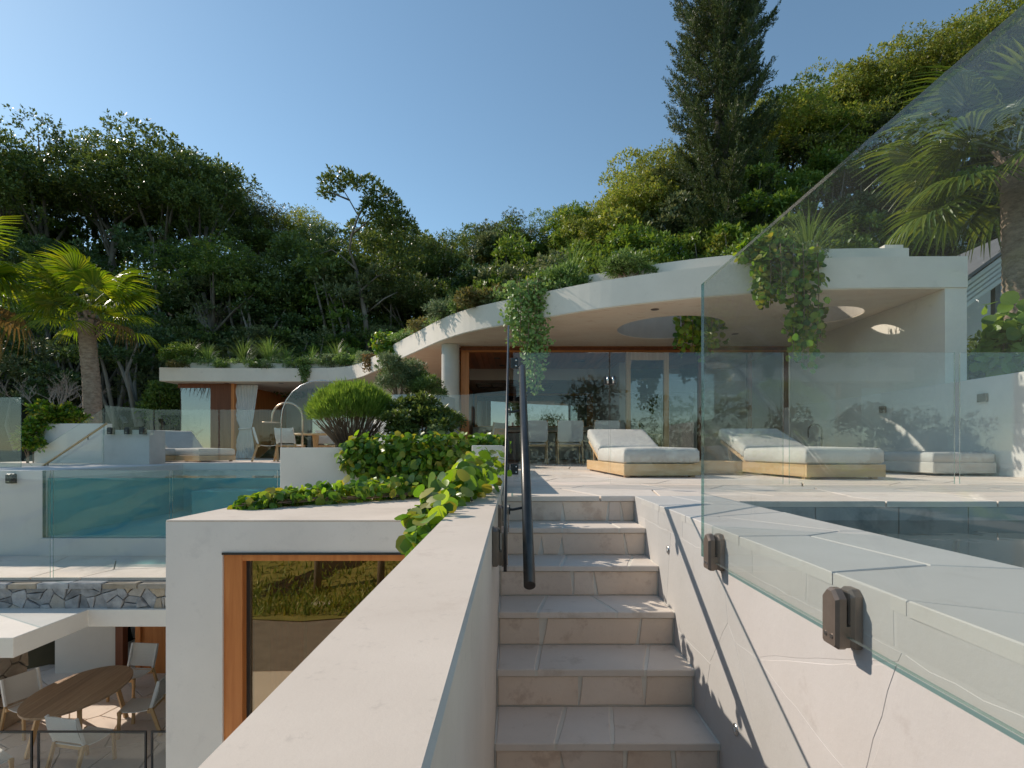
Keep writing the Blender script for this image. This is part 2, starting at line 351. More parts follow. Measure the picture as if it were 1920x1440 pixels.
M['leaf_lime'] = leafmat('leaf_lime', [(0.085,0.155,0.026),(0.125,0.20,0.032),(0.17,0.22,0.04)], 0.36, 0.45)
M['leaf_brown'] = leafmat('leaf_brown', [(0.15,0.115,0.045),(0.20,0.16,0.06),(0.12,0.13,0.04),(0.17,0.12,0.06)], 0.3, 0.55)
M['leaf_grey'] = leafmat('leaf_grey', [(0.076,0.104,0.041),(0.129,0.156,0.062),(0.180,0.190,0.089)], 0.28, 0.45)
M['leaf_pine'] = leafmat('leaf_pine', [(0.039,0.064,0.019),(0.075,0.107,0.029),(0.121,0.138,0.039)], 0.2, 0.5)
M['leaf_vine'] = leafmat('leaf_vine', [(0.042,0.102,0.017),(0.084,0.186,0.024),(0.192,0.336,0.036),(0.060,0.144,0.029),(0.288,0.396,0.048),(0.108,0.216,0.030),(0.360,0.324,0.048),(0.048,0.120,0.022)], 0.42, 0.36, 1.8)
M['leaf_bright'] = leafmat('leaf_bright', [(0.105,0.191,0.035),(0.178,0.287,0.043),(0.253,0.348,0.065)], 0.38, 0.45, 1.9)
M['leaf_silver'] = leafmat('leaf_silver', [(0.122,0.180,0.071),(0.186,0.251,0.110),(0.245,0.295,0.149)], 0.25, 0.55)
M['leaf_succ'] = leafmat('leaf_succ', [(0.101,0.172,0.045),(0.159,0.252,0.064),(0.216,0.309,0.097)], 0.3, 0.5)
M['leaf_palm'] = leafmat('leaf_palm', [(0.083,0.150,0.015),(0.138,0.210,0.022),(0.221,0.250,0.028),(0.101,0.170,0.020)], 0.45, 0.32, 1.9)
M['leaf_palm2'] = leafmat('leaf_palm2', [(0.052,0.098,0.018),(0.098,0.149,0.025),(0.172,0.207,0.032)], 0.38, 0.35, 1.7)
M['leaf_rust'] = leafmat('leaf_rust', [(0.13,0.12,0.035),(0.19,0.16,0.05),(0.11,0.13,0.035)], 0.3, 0.6)
M['leaf_dry'] = leafmat('leaf_dry', [(0.16,0.11,0.035),(0.24,0.16,0.055),(0.12,0.10,0.03)], 0.3, 0.7)
M['leaf_grass'] = leafmat('leaf_grass', [(0.081,0.146,0.033),(0.139,0.220,0.051),(0.195,0.269,0.080)], 0.35, 0.45)

# ---------------------------------------------------------------- stone pieces
def clip_half(poly, a, b, c):
    """keep a*x + b*y <= c"""
    out = []; n = len(poly)
    for i in range(n):
        p = poly[i]; q = poly[(i+1) % n]
        dp = a*p[0] + b*p[1] - c; dq = a*q[0] + b*q[1] - c
        if dp <= 0: out.append(p)
        if (dp < 0 < dq) or (dq < 0 < dp):
            t = dp / (dp - dq); out.append((p[0] + t*(q[0]-p[0]), p[1] + t*(q[1]-p[1])))
    return out
def cells(region, seeds, gap):
    """broken-slab pattern: one polygon per seed, inside a convex region, with joints between"""
    res = []
    for i, s in enumerate(seeds):
        poly = list(region)
        for j, t in enumerate(seeds):
            if i == j: continue
            a, b = t[0]-s[0], t[1]-s[1]; l = math.hypot(a, b)
            if l < 1e-6: continue
            a /= l; b /= l
            c = a*(s[0]+t[0])/2 + b*(s[1]+t[1])/2 - gap/2
            poly = clip_half(poly, a, b, c)
            if len(poly) < 3: break
        if len(poly) >= 3: res.append(poly)
    return res
def jseeds(u0, u1, v0, v1, su, sv, rnd, jit=0.75):
    nu = max(1, round((u1-u0)/su)); nv = max(1, round((v1-v0)/sv)); o = []
    for i in range(nu):
        for j in range(nv):
            o.append((u0 + (i + 0.5 + (0.25 if j % 2 else -0.25) + (rnd.random()-.5)*jit)*(u1-u0)/nu,
                      v0 + (j + 0.5 + (rnd.random()-.5)*jit)*(v1-v0)/nv))
    return o
def inset(poly, d):
    cx = sum(p[0] for p in poly)/len(poly); cy_ = sum(p[1] for p in poly)/len(poly); o = []
    for p in poly:
        l = math.hypot(p[0]-cx, p[1]-cy_) or 1; k = max(0.3, (l - d)/l); o.append((cx+(p[0]-cx)*k, cy_+(p[1]-cy_)*k))
    return o
def ragged(poly, amt, rnd, step=0.14):
    o = []; n = len(poly)
    cx = sum(p[0] for p in poly)/n; cy_ = sum(p[1] for p in poly)/n
    for i in range(n):
        p = poly[i]; q = poly[(i+1) % n]; l = math.hypot(q[0]-p[0], q[1]-p[1]); k = max(1, int(l/step))
        for j in range(k):
            t = j/k; x = p[0]+(q[0]-p[0])*t; y = p[1]+(q[1]-p[1])*t
            f = amt*rnd.random() if j else amt*0.6*rnd.random()
            ll = math.hypot(x-cx, y-cy_) or 1
            o.append((x-(x-cx)/ll*f, y-(y-cy_)/ll*f))
    return o
def slabs(name, parent, region, seeds, gap, org, U, V, W, h, mat, rnd, rag=0.006, chamf=0.004, hvar=0.0012, step=0.14, uneven=0.0):
    """lays separate stones on a plane: org + u U + v V, standing h proud along W"""
    org = Vector(org); U = Vector(U); V = Vector(V); W = Vector(W); flip = U.cross(V).dot(W) < 0
    for poly in cells(region, seeds, gap):
        ar = 0.5*abs(sum(poly[i][0]*poly[(i+1)%len(poly)][1]-poly[(i+1)%len(poly)][0]*poly[i][1] for i in range(len(poly))))
        if ar < 0.0008: continue
        if sum(poly[i][0]*poly[(i+1)%len(poly)][1]-poly[(i+1)%len(poly)][0]*poly[i][1] for i in range(len(poly))) < 0: poly = poly[::-1]
        poly = ragged(poly, rag, rnd, step); n = len(poly); hh = h + (rnd.random()-.5)*2*hvar
        vs = []
        tu = (rnd.random()-.5)*uneven; tv = (rnd.random()-.5)*uneven
        cu = sum(p[0] for p in poly)/n; cv = sum(p[1] for p in poly)/n
        for ring, z in ((poly, 0.0), (poly, hh-chamf), (inset(poly, chamf*1.3), hh)):
            for p in ring:
                zz = z + ((p[0]-cu)*tu + (p[1]-cv)*tv if z > 0 else 0); vs.append(org + U*p[0] + V*p[1] + W*zz)
        fs = [list(range(2*n, 3*n))]
        for r in (0, 1):
            for i in range(n): fs.append([r*n+i, r*n+(i+1)%n, (r+1)*n+(i+1)%n, (r+1)*n+i])
        if flip: fs = [f[::-1] for f in fs]
        m_ = mat if not isinstance(mat, (list, tuple)) else rnd.choice(mat)
        MB().add(vs, fs).build(name, m_, parent)
def rect(u0, u1, v0, v1): return [(u0, v0), (u1, v0), (u1, v1), (u0, v1)]
X3, Y3, Z3 = Vector((1,0,0)), Vector((0,1,0)), Vector((0,0,1))
R = random.Random(11)

# ---------------------------------------------------------------- land and sea
def smooth(t): t = max(0.0, min(1.0, t)); return t*t*(3-2*t)
def land(x, y):
    if y < 0:
        if y > -9: return -4.62
        if y > -20: return -4.62 + 3.0*smooth((-9-y)/11)
        return -1.62 - 13.0*smooth((-20-y)/26)
    u = x / max(y, 14.0)
    g = np.interp(u, [-1.6, -0.9, -0.55, -0.1, 0.25, 0.5, 0.95, 1.6], [12.5, 12.5, 9.5, 5.5, 9.0, 15.0, 20.0, 22.0])
    z = -4.62 + 4.2*smooth((y-12.5)/4.0)
    z = z + (g + 0.42)*smooth((y-17.5)/18.0) + max(0, y-36)*0.25
    if x > 6.3 and y > 5: z = max(z, 0.75*smooth((x-6.3)/0.6) - 4.62*(1-smooth((x-6.3)/0.6)))
    if x < -9.8 and y > 11: z = max(z, -0.35)
    return z
xs = np.concatenate([np.linspace(-160, -50, 12), np.linspace(-46, 46, 93), np.linspace(50, 160, 12)])
ys = np.concatenate([np.linspace(-60, -22, 14), np.linspace(-20, 60, 81), np.linspace(64, 140, 10)])
vs = []; fs = []
for j, y in enumerate(ys):
    for i, x in enumerate(xs):
        vs.append((x, y, land(x, y) + 0.12*math.sin(x*1.3+y*0.7)*(1 if (y > 20 or y < -9) else 0)))
nx = len(xs)
for j in range(len(ys)-1):
    for i in range(nx-1): fs.append((j*nx+i, j*nx+i+1, (j+1)*nx+i+1, (j+1)*nx+i))
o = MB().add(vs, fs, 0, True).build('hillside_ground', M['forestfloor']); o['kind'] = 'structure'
o = MB().add([(-4500,-4500,-12),(4500,-4500,-12),(4500,4500,-12),(-4500,4500,-12)], [(0,1,2,3)]).build('sea', M['sea']); o['kind'] = 'structure'
o = MB().add([(-60,-4.4,-4.60),(60,-9.4,-4.60),(60,-5.2,-4.60),(-60,-1.2,-4.60)], [(0,1,2,3)]).build('road', M['asphalt']); o['kind'] = 'structure'
o = MB().add([(-45,-9.0,-4.606),(45,-9.0,-4.606),(45,6.0,-4.606),(-45,6.0,-4.606)], [(0,1,2,3)]).build('bounce_ground', M['bounce_ground']); o['kind'] = 'structure'  # unseen pale ground, added to bounce sunlight onto the shaded fronts and soffit
vs = []; fs = []
for j in range(16):
    for i in range(41): x_ = -40+2*i; y_ = -6.9-.042*x_-j*.9+.25*math.sin(x_*1.9)*(j == 0); vs.append((x_, y_, land(x_, min(y_,-.1))+.05+.06*math.sin(x_*2.1+y_*1.7)*(j > 0)))
for j in range(15):
    for i in range(40): fs.append((j*41+i, (j+1)*41+i, (j+1)*41+i+1, j*41+i+1))
o = MB().add(vs, fs, 0, True).build('grass_bank', M['grassbank']); o['kind'] = 'structure'

# ---------------------------------------------------------------- stone stair
SX0, SX1 = -0.07, 0.827          # stair between the two side walls
NOSE, TR, RS = 3.667, 0.3007, 0.17
terr = structure('terrace')
stair = structure('stone_stair')
mb = MB()
for n in range(1, 9):
    d1 = NOSE - TR*(n-1)
    mb.box(SX0, SX1, (d1-TR+0.012) if n < 8 else -2.5, d1+0.012, -4.6 if n == 8 else -RS*n-0.30, -RS*n-0.032)
mb.build('stair_core', M['mortar'], stair)
for n in range(1, 9):
    d1 = NOSE - TR*(n-1); z = -RS*n
    # riser above tread n
    rn = random.Random(40+n); k = [3, 4, 3, 3, 2, 3, 3, 3][n-1]
    cut = [[.46,.80,.90],[.28,.42,.86],[.46,.60],[.24,.26,.80],[.42,.75],[.30,.58,.80],[.4,.7],[.5]][n-1]
    us = [SX0] + [SX0+(SX1-SX0)*c for c in cut] + [SX1]
    MB().box(SX0, SX1, d1+0.0125, d1+0.03, z-0.04, z+RS-0.031).build('riser_bed', M['mortar'], stair)
    for a, b in zip(us[:-1], us[1:]):
        g = 0.007; j1 = (rn.random()-.5)*0.03; j2 = (rn.random()-.5)*0.03
        if b - a < 0.05: continue
        pl = [(a+g+j1*(a > SX0), z+0.004), (b-g+j2*(b < SX1), z+0.004), (b-g-j2*(b < SX1), z+RS-0.036), (a+g-j1*(a > SX0), z+RS-0.036)]
        slabs('riser_stone', stair, pl, [((a+b)/2, z+RS/2)], 0, (0, d1+0.0125, 0), X3, Z3, -Y3, 0.0075, M['riser'], rn, 0.002, 0.0022, 0.0008, 0.05)
    # tread n (nosing at d1-TR)
    y0 = d1 - TR - 0.008; y1 = d1 + 0.004
    if n == 8: y0 = -1.6
    c2 = [[.46,.8],[.42,.86],[.26,.62],[.22,.8],[.31,.55],[.31,.63],[.3,.66],[.25,.5,.75]][n-1]
    us = [SX0] + [SX0+(SX1-SX0)*c for c in c2] + [SX1]
    for a, b in zip(us[:-1], us[1:]):
        g = 0.006; j1 = (rn.random()-.5)*0.09; j2 = random.Random(int(b*1000)+n).uniform(-.05,.05); j1 = random.Random(int(a*1000)+n).uniform(-.05,.05)
        pl = [(a+g+j1*(a > SX0), y0), (b-g+j2*(b < SX1), y0), (b-g-j2*(b < SX1), y1), (a+g-j1*(a > SX0), y1)]
        slabs('tread_stone', stair, pl, [((a+b)/2, (y0+y1)/2)], 0, (0, 0, z-0.030), X3, Y3, Z3, 0.030, M['stone'], rn, 0.003, 0.004, 0.0008, 0.06)
        # joint fill a few millimetres lower
    MB().box(SX0, SX1, y0+0.004, y1, z-0.0318, z-0.0035).build('tread_joint', M['mortar'], stair)

# side wall of the stair, its coping and the plunge pool edge
PX = 1.365; PY = 3.29
wall = thing('stair_wall', 'pale stone clad wall on the right of the stair, level with the terrace', 'wall', (1.1, 1.5, -4.6))
MB().box(SX1+0.0011, PX-0.02, -0.9, NOSE-0.01, -4.6, -0.034).build('wall_core', M['wallstone'], wall)
rw = random.Random(5)
slabs('cladding_stone', wall, rect(-0.9, NOSE+0.01, -0.112, -0.004), [(-0.6,-.06),(0.1,-.05),(0.72,-.06),(1.02,-.05),(1.33,-.06),(1.72,-.05),(2.02,-.06),(2.42,-.05),(2.85,-.06),(3.3,-.05)], 0.004,
      (SX1+0.016, 0, 0), Y3, Z3, -X3, 0.0160, M['wallstone'], rw, 0.002, 0.0025, 0.0006, 0.3)
slabs('cladding_stone', wall, rect(-0.9, NOSE-0.02, -1.75, -0.116), jseeds(-0.9, NOSE, -1.75, -0.116, 0.58, 0.46, rw, 1.3), 0.005,
      (SX1+0.016, 0, 0), Y3, Z3, -X3, 0.0158, M['wallstone'], rw, 0.010, 0.0014, 0.0004, 0.06)
slabs('coping_stone', wall, rect(SX1-0.002, PX, -0.9, NOSE-0.004), [(0.95,-.5),(1.2,-.3),(1.0,.25),(1.22,.62),(0.92,.85),(1.12,1.2),(1.25,1.75),(0.98,1.72),(0.95,2.25),(1.26,2.45),(1.08,2.85),(0.96,3.35),(1.27,3.4)], 0.007,
      (0, 0, -0.034), X3, Y3, Z3, 0.034, M['coping'], rw, 0.005, 0.003, 0.001, 0.12)
for px_, py_ in ((1380, 1368), (1253, 1031)):
    d = SX1*FPX/(px_-HX); z = EYE - (py_-HY)/FPX*d
    t = thing('step_light', 'round steel step light low in the wall, ' + ('near the bottom of the picture' if d < 2.4 else 'below the top of the stair'), 'light', (SX1, d, z), 'step lights in the stair wall')
    ring = []
    for r_, x_ in ((0.0, -.004), (0.010, -.004), (0.016, -.0055), (0.021, -.004), (0.0225, 0.0)): ring.append((r_, x_))
    vs = []; fs = []
    for r_, x_ in ring:
        for k in range(20): a = k*math.pi/10; vs.append((SX1+x_-0.0005, d+r_*math.cos(a), z+r_*math.sin(a)))
    for i in range(4):
        for k in range(20): fs.append((i*20+k, i*20+(k+1)%20, (i+1)*20+(k+1)%20, (i+1)*20+k))
    MB().add(vs, fs, 0, True).build('bezel', M['steel'], t)
    vs = [(SX1-0.006, d+0.008*math.cos(k*math.pi/8), z+0.008*math.sin(k*math.pi/8)) for k in range(16)]
    MB().prism(vs, (0.004,0,0)).build('lens', M['paint'], t)

# ---------------------------------------------------------------- terrace and plunge pool on it
MB().box(SX0, 6.1, NOSE+0.012, 16.4, -0.34, -0.034).box(PX, 6.1, PY+0.01, NOSE+0.012, -0.34, -0.034).build('terrace_slab', M['mortar'], terr)
rt = random.Random(23)
slabs('paving_stone', terr, rect(SX0, 6.1, NOSE-0.008, 8.6), [(0.25,3.9),(0.75,4.05),(1.35,3.95),(2.0,4.1)] + jseeds(SX0, 6.1, 4.3, 8.6, 0.72, 0.62, rt, 0.8) + [(2.7,3.95),(3.4,4.1),(4.1,3.95),(4.8,4.1),(5.5,4.0)], 0.009,
      (0, 0, -0.034), X3, Y3, Z3, 0.034, M['stone'], rt, 0.007, 0.003, 0.0012, 0.2)
slabs('paving_stone', terr, rect(PX+0.006, 6.1, PY, NOSE-0.012), [(1.9,3.45),(2.6,3.5),(3.3,3.45),(4.1,3.5),(4.9,3.45),(5.6,3.5)], 0.008,
      (0, 0, -0.034), X3, Y3, Z3, 0.034, M['stone'], rt, 0.005, 0.003, 0.001, 0.2)
slabs('paving_stone', terr, rect(-1.3, 5.85, 8.608, 16.3), jseeds(-1.3, 5.85, 8.61, 16.3, 1.15, 1.05, rt, 0.8), 0.010,
      (0, 0, -0.034), X3, Y3, Z3, 0.034, M['stone'], rt, 0.007, 0.003, 0.0012, 0.3)
MB().box(-1.35, SX0, 9.8, 16.4, -0.34, -0.036).build('terrace_slab', M['mortar'], terr)
plunge = thing('plunge_pool', 'sunken stone pool of dark still water beside the stair wall', 'pool', (3.2, 1.6, -1.2))
MB().box(PX-0.02, 5.6, -1.0, PY+0.01, -1.35, -1.05).build('pool_floor', M['pooltile'], plunge)
slabs('pool_wall_stone', plunge, rect(PX, 5.6, -1.05, -0.036), [(PX+0.23+0.47*i+rt.uniform(-.06,.06), -0.1-0.45*(i%2)*0) for i in range(10)], 0.005, (0, PY+0.012, 0), X3, Z3, -Y3, 0.012, M['pooltile'], rt, 0.003, 0.002, 0.001, 0.3)
MB().box(PX-0.0195, PX-0.002, -1.0, PY, -1.05, -0.036).build('pool_side', M['pooltile'], plunge)
MB().box(5.4, 5.7, -1.0, PY, -1.05, -0.036).build('pool_side', M['pooltile'], plunge)
MB().box(2.0, 3.1, 2.2, 2.7, -1.05, -0.50).build('pool_bench', M['concrete'], plunge, bevel=0.01)
MB().add([(PX-0.002,-1.0,-.115),(5.4,-1.0,-.115),(5.4,PY,-.115),(PX-0.002,PY,-.115)], [(0,1,2,3)]).build('water_surface', M['water'], plunge)

# ---------------------------------------------------------------- parapet on the left of the stair
par = thing('parapet_wall', 'smooth cream rendered parapet running beside the stair towards the gate', 'wall', (-0.17, 1.5, -4.6))
MB().box(-0.272, SX0-0.001, -1.6, 4.05, -4.6, 0.046).build('wall_body', M['cap'], par, bevel=0.006)
MB().box(-0.30, -0.072, 4.05, 8.2, -0.6, 0.344).build('raised_end', M['stucco'], par, bevel=0.005)

# ---------------------------------------------------------------- lower pavilion with the orange framed window
BD = 4.4; BX0 = -2.80; BZ = -0.27
pav = thing('lower_pavilion', 'grey rendered block with a big orange timber window below the vines', 'building', (-1.5, 5.4, -4.6))
wx0 = (417-HX)/FPX*BD; wz1 = EYE-(1040-HY)/FPX*BD
MB().box(BX0, wx0, BD, BD+0.35, -4.6, BZ-0.002).box(wx0+0.0005, -0.28, BD, BD+0.35, wz1, BZ-0.002).build('front_wall', M['render'], pav)
MB().box(BX0+0.002, BX0+0.3, BD+0.351, 6.8, -4.6, BZ-0.002).build('side_wall', M['render'], pav)
MB().box(BX0+0.001, -0.285, BD-0.002, 7.2, BZ-0.001, BZ+0.012).build('roof_top', M['cap'], pav, bevel=0.004)
MB().box(BX0+0.31, -0.28, BD+0.36, 7.0, -0.60, BZ-0.003).build('ceiling', M['cedarx'], pav)
MB().box(BX0+0.31, -0.28, 6.6, 6.75, -4.6, -0.61).build('back_wall', M['cedar'], pav)
MB().box(BX0+0.31, -0.28, BD+0.36, 6.6, -3.0, -2.9).build('floor', M['tabletop'], pav)
win = MB().box(wx0+0.001, wx0+0.15, BD+0.02, BD+0.20, -2.9, wz1-0.001).box(wx0+0.1505, -0.29, BD+0.021, BD+0.20, wz1-0.055, wz1-0.001).build('window_frame', M['cedar'], pav, bevel=0.003)
MB().box(wx0, -0.285, BD-0.012, BD+0.06, wz1-0.0, wz1+0.018).build('flashing', M['black'], win)
MB().box(wx0+0.1505, wx0+0.18, BD+0.09, BD+0.17, -2.9, wz1-0.056).build('inner_frame', M['black'], win)
MB().prism([(wx0+0.18, BD+0.11, -2.9), (-0.30, BD+0.11, -2.9), (-0.30, BD+0.11, wz1-0.056), (wx0+0.18, BD+0.11, wz1-0.056)], (0,0.012,0)).build('pane', M['bronzeglass'], win)
cur = MB()
for i in range(18):
    pass
vs = []; fs = []
for i in range(25):
    x = wx0+0.2+0.012*i; y = BD+0.42+0.03*math.sin(i*1.6)
    vs += [(x, y, -2.9), (x, y, -0.62)]
for i in range(24): fs.append((2*i, 2*i+2, 2*i+3, 2*i+1))
t = MB().add(vs, fs, 0, True).build('pavilion_curtain', M['cedar'])
tag(t, 'narrow brown curtain drawn aside behind the orange framed window', 'curtain')

# ---------------------------------------------------------------- planter behind the pavilion roof
pl = thing('garden_planter', 'long white rendered planter box under the round bush and vines', 'planter', (-1.6, 7.6, -0.27))
MB().box(-2.90, -0.302, 6.8, 6.98, -0.6, 0.335).build('front_wall', M['stucco'], pl, bevel=0.004)
MB().box(-2.90, -2.72, 6.981, 10.3, -0.6, 0.335).build('side_wall', M['stucco'], pl, bevel=0.004)
MB().box(-2.719, -0.302, 6.981, 10.3, -0.6, 0.29).build('soil', M['soil'], pl)
cp = thing('curved_planter', 'curved raw concrete planter under the silvery shrub by the column', 'planter', (-1.75, 10.6, 0))
MB().lathe([(0.80,0.0),(0.80,1.33),(0.68,1.33),(0.68,1.2),(0.0,1.2)], (-1.95,10.9,0.0), 40).build('planter_shell', [M['concrete']], cp)

# ---------------------------------------------------------------- the house
house = thing('house', 'white curved concrete house with planted flat roof and open glazed rooms', 'house', (0, 14, 0))
ZS, ZT = 2.5, 2.92
FRONT = [(-11.25,17.35),(-10.0,17.45),(-8.6,17.5),(-7.2,17.52),(-5.9,17.45),(-5.1,17.05),(-4.55,16.4),(-4.1,15.65),(-3.69,14.95),(-3.2,14.0),(-2.70,13.1),(-2.09,12.05),(-1.42,10.9),(-0.79,10.08),(-0.12,9.52),(0.46,9.07),(1.22,8.52),(1.96,8.12),(2.70,7.80),(3.53,7.55),(4.22,7.42),(5.0,7.36),(6.15,7.34)]
def catmull(pts, k=5):
    o = []; n = len(pts)
    for i in range(n-1):
        p0 = pts[max(i-1,0)]; p1 = pts[i]; p2 = pts[i+1]; p3 = pts[min(i+2,n-1)]
        for j in range(k):
            t = j/k; o.append(tuple(0.5*((2*p1[a]) + (-p0[a]+p2[a])*t + (2*p0[a]-5*p1[a]+4*p2[a]-p3[a])*t*t + (-p0[a]+3*p1[a]-3*p2[a]+p3[a])*t**3) for a in range(len(p1))))
    o.append(tuple(pts[-1])); return o
FC = catmull(FRONT)
BACK = [(6.15, 19.0), (1.0, 20.5), (-3.0, 22.5), (-11.25, 22.8)]
HOLES = [((2.84, 9.78), 0.93), ((5.03, 8.87), 0.60)]
def sheet(name, outline, holes, z0, z1, mat, parent):
    cu = bpy.data.curves.new(name, 'CURVE'); cu.dimensions = '2D'; cu.fill_mode = 'BOTH'
    def spl(pts):
        s = cu.splines.new('POLY'); s.points.add(len(pts)-1)
        for i, p in enumerate(pts): s.points[i].co = (p[0], p[1], 0, 1)
        s.use_cyclic_u = True
    spl(outline)
    for (c, r) in holes: spl([(c[0]+r*math.cos(k*math.pi/24), c[1]+r*math.sin(k*math.pi/24)) for k in range(48)])
    cu.extrude = (z1-z0)/2
    tmp = bpy.data.objects.new('tmp', cu); COL.objects.link(tmp)
    dg = bpy.context.evaluated_depsgraph_get(); me = bpy.data.meshes.new_from_object(tmp.evaluated_get(dg))
    bpy.data.objects.remove(tmp); me.transform(Matrix.Translation((0, 0, (z0+z1)/2)))
    me.materials.clear(); me.materials.append(mat); me.name = name
    me.polygons.foreach_set('use_smooth', [False]*len(me.polygons))
    bm = bmesh.new(); bm.from_mesh(me); bmesh.ops.remove_doubles(bm, verts=bm.verts, dist=1e-4); bmesh.ops.recalc_face_normals(bm, faces=bm.faces); bm.to_mesh(me); bm.free()
    bpy.data.curves.remove(cu)
    return link(me, name, parent)
def offset_in(pts, d):
    o = []
    for i in range(len(pts)):
        a = pts[max(i-1,0)]; b = pts[min(i+1,len(pts)-1)]; tx, ty = b[0]-a[0], b[1]-a[1]; l = math.hypot(tx,ty)
        o.append((pts[i][0]-ty/l*d, pts[i][1]+tx/l*d))
    return o
roof = sheet('roof_slab', FC + BACK, HOLES, ZS, ZT, M['stucco'], house)
roof.data.materials.append(M['rawconcrete'])
for p_ in roof.data.polygons:          # the shafts of the round openings are raw concrete
    if abs(p_.normal.z) < .3 and any(abs(math.hypot(p_.center.x-c[0], p_.center.y-c[1]) - r) < .06 for c, r in HOLES): p_.material_index = 1
sheet('soffit', offset_in(FC, 0.012) + [(6.14,18.9),(1.0,20.4),(-3.0,22.4),(-11.2,22.7)], [(c, r+0.004) for c, r in HOLES], ZS-0.014, ZS-0.002, M['soffit'], house)
def upstand(p0, p1, off, z1, name='roof_upstand'):
    ins = [p for p in offset_in(FC, off) if p0 <= p[0] <= p1]; ins2 = [p for p in offset_in(FC, off+0.16) if p0 <= p[0] <= p1]
    return sheet(name, ins + ins2[::-1], [], ZT-0.02, z1, M['stucco'], house)
upstand(0.6, 5.85, 0.55, 3.235)
upstand(-10.95, -4.6, 0.30, 3.13)
MB().box(5.55, 5.83, 8.1, 8.4, ZT, 3.36).build('roof_pier', M['stucco'], house, bevel=0.004)
ob = sheet('roof_light', [(5.03-0.05+0.72*math.cos(a), 9.0+0.72*math.sin(a)) for a in [k*math.pi/18 for k in range(36)]], [((5.0,8.98),0.62)], ZT, 3.30, M['stucco'], house)
ob = sheet('roof_light', [(2.84+1.06*math.cos(a), 9.80+1.06*math.sin(a)) for a in [k*math.pi/18 for k in range(36)]], [((2.84,9.80),0.95)], ZT, 3.05, M['rawconcrete'], house)
# side wall on the right
MB().box(5.852, 6.148, 7.352, 19.0, -0.3, ZS-0.015).build('side_wall', M['stucco'], house)
# column
MB().lathe([(0.185,0.0),(0.185,ZS-0.016)], (-1.28,11.32,0), 40).build('column', M['concrete'], house)
# glazed front, timber header and jambs
GD = 11.48
hd = MB().box(-1.08, 5.84, GD, GD+0.14, 2.37, ZS-0.016).build('door_header', M['cedarx'], house, bevel=0.004)
MB().box(-1.08, 5.84, GD-0.03, GD-0.001, 2.40, 2.46).build('head_track', M['darkcedar'], hd)
for x, w, mt in ((-1.08, 0.17, 'cedar'), (2.42, 0.09, 'teakz'), (3.22, 0.10, 'teakz'), (3.95, 0.08, 'darkcedar'), (5.0, 0.08, 'darkcedar'), (5.76, 0.08, 'darkcedar')):
    MB().box(x, x+w, GD+0.02, GD+0.14, 0.0, 2.369).build('door_post', M[mt], house, bevel=0.003)
MB().box(-1.36, -1.30, GD+0.02, GD+0.10, 0.0, 2.45).build('door_post', M['darkcedar'], house)
for a, b in ((2.51, 3.22), (3.32, 3.95), (4.03, 5.0), (5.08, 5.76)):
    MB().prism([(a+.002,GD+0.07,0.02),(b-.002,GD+0.07,0.02),(b-.002,GD+0.07,2.368),(a+.002,GD+0.07,2.368)], (0,0.012,0)).build('door_pane', M['windowglass'], house)
MB().box(2.511, 3.219, GD+0.03, GD+0.13, 2.20, 2.368).build('door_rail', M['teakz'], house); MB().box(2.511,3.219,GD+0.03,GD+0.13,0.0,0.12).build('door_rail', M['teakz'], house)
# room behind
ceil = MB().box(-1.25, 5.84, GD+0.15, 14.3, 2.455, 2.483).build('timber_ceiling', M['darkcedar'], house)
x = -1.25; rb = random.Random(3)
while x < 5.7:
    MB().box(x+0.003, x+0.137, GD+0.151, 14.3, 2.425, 2.4545).build('ceiling_board', M['cedary'], ceil); x += 0.14
MB().box(-1.25, 2.6, 14.301, 14.5, 2.13, 2.484).build('bulkhead', M['plaster'], house)
MB().box(-1.25, 5.84, 14.501, 17.6, 2.13, 2.20).build('kitchen_ceiling', M['plaster'], house)
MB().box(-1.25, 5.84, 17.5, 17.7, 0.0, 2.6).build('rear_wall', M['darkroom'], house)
MB().box(2.605, 2.8, 13.2, 17.5, 0.0, 2.42).build('partition_wall', M['plaster'], house)
MB().box(-1.42, -1.26, GD+0.2, 17.5, 0.0, 2.42).build('partition_wall', M['cedar'], house)
kb = MB().box(-1.2, 2.55, 16.7, 17.49, 0.0, 0.95).build('kitchen_bench', M['plaster'], house)
MB().box(-1.2, 2.57, 16.66, 17.49, 0.951, 0.99).build('benchtop', M['stone'], kb)
kw = MB().box(-1.2, 2.6, 17.42, 17.499, 0.991, 1.06).box(-1.2,2.6,17.42,17.499,2.03,2.10).box(-1.2,-1.12,17.42,17.499,1.061,2.029).box(2.4,2.6,17.42,17.499,1.061,2.029).build('kitchen_window_frame', M['cedarx'], house)
MB().box(-1.119, 2.399, 17.45, 17.46, 1.061, 2.029).build('pane', M['mirrorglass'], kw)
mb = MB()
for i in range(6): mb.box(-1.0+0.42*i, -0.97+0.42*i, 15.0, 15.9, 2.085, 2.128)
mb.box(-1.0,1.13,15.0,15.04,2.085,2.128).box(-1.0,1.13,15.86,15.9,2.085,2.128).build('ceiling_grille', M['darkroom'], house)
for px_, py_ in ((1228, 580), (1378, 626)):
    g_ = G(px_, py_, ZS-0.014); MB().lathe([(0.0,-.001),(0.05,-.002),(0.062,-.005),(0.064,0.0)], (g_.x, g_.y, ZS-0.0145), 20).build('downlight', M['bronze'], house)
for x_, y_, r_ in ((-0.35,12.6,.07),(-0.25,13.7,.07),(1.6,13.0,.16),(3.1,12.8,.16)):
    MB().lathe([(0.0,-.012),(r_,-.012),(r_*1.05,0)], (x_, y_, 2.425), 20).build('downlight', M['darkroom'], house)
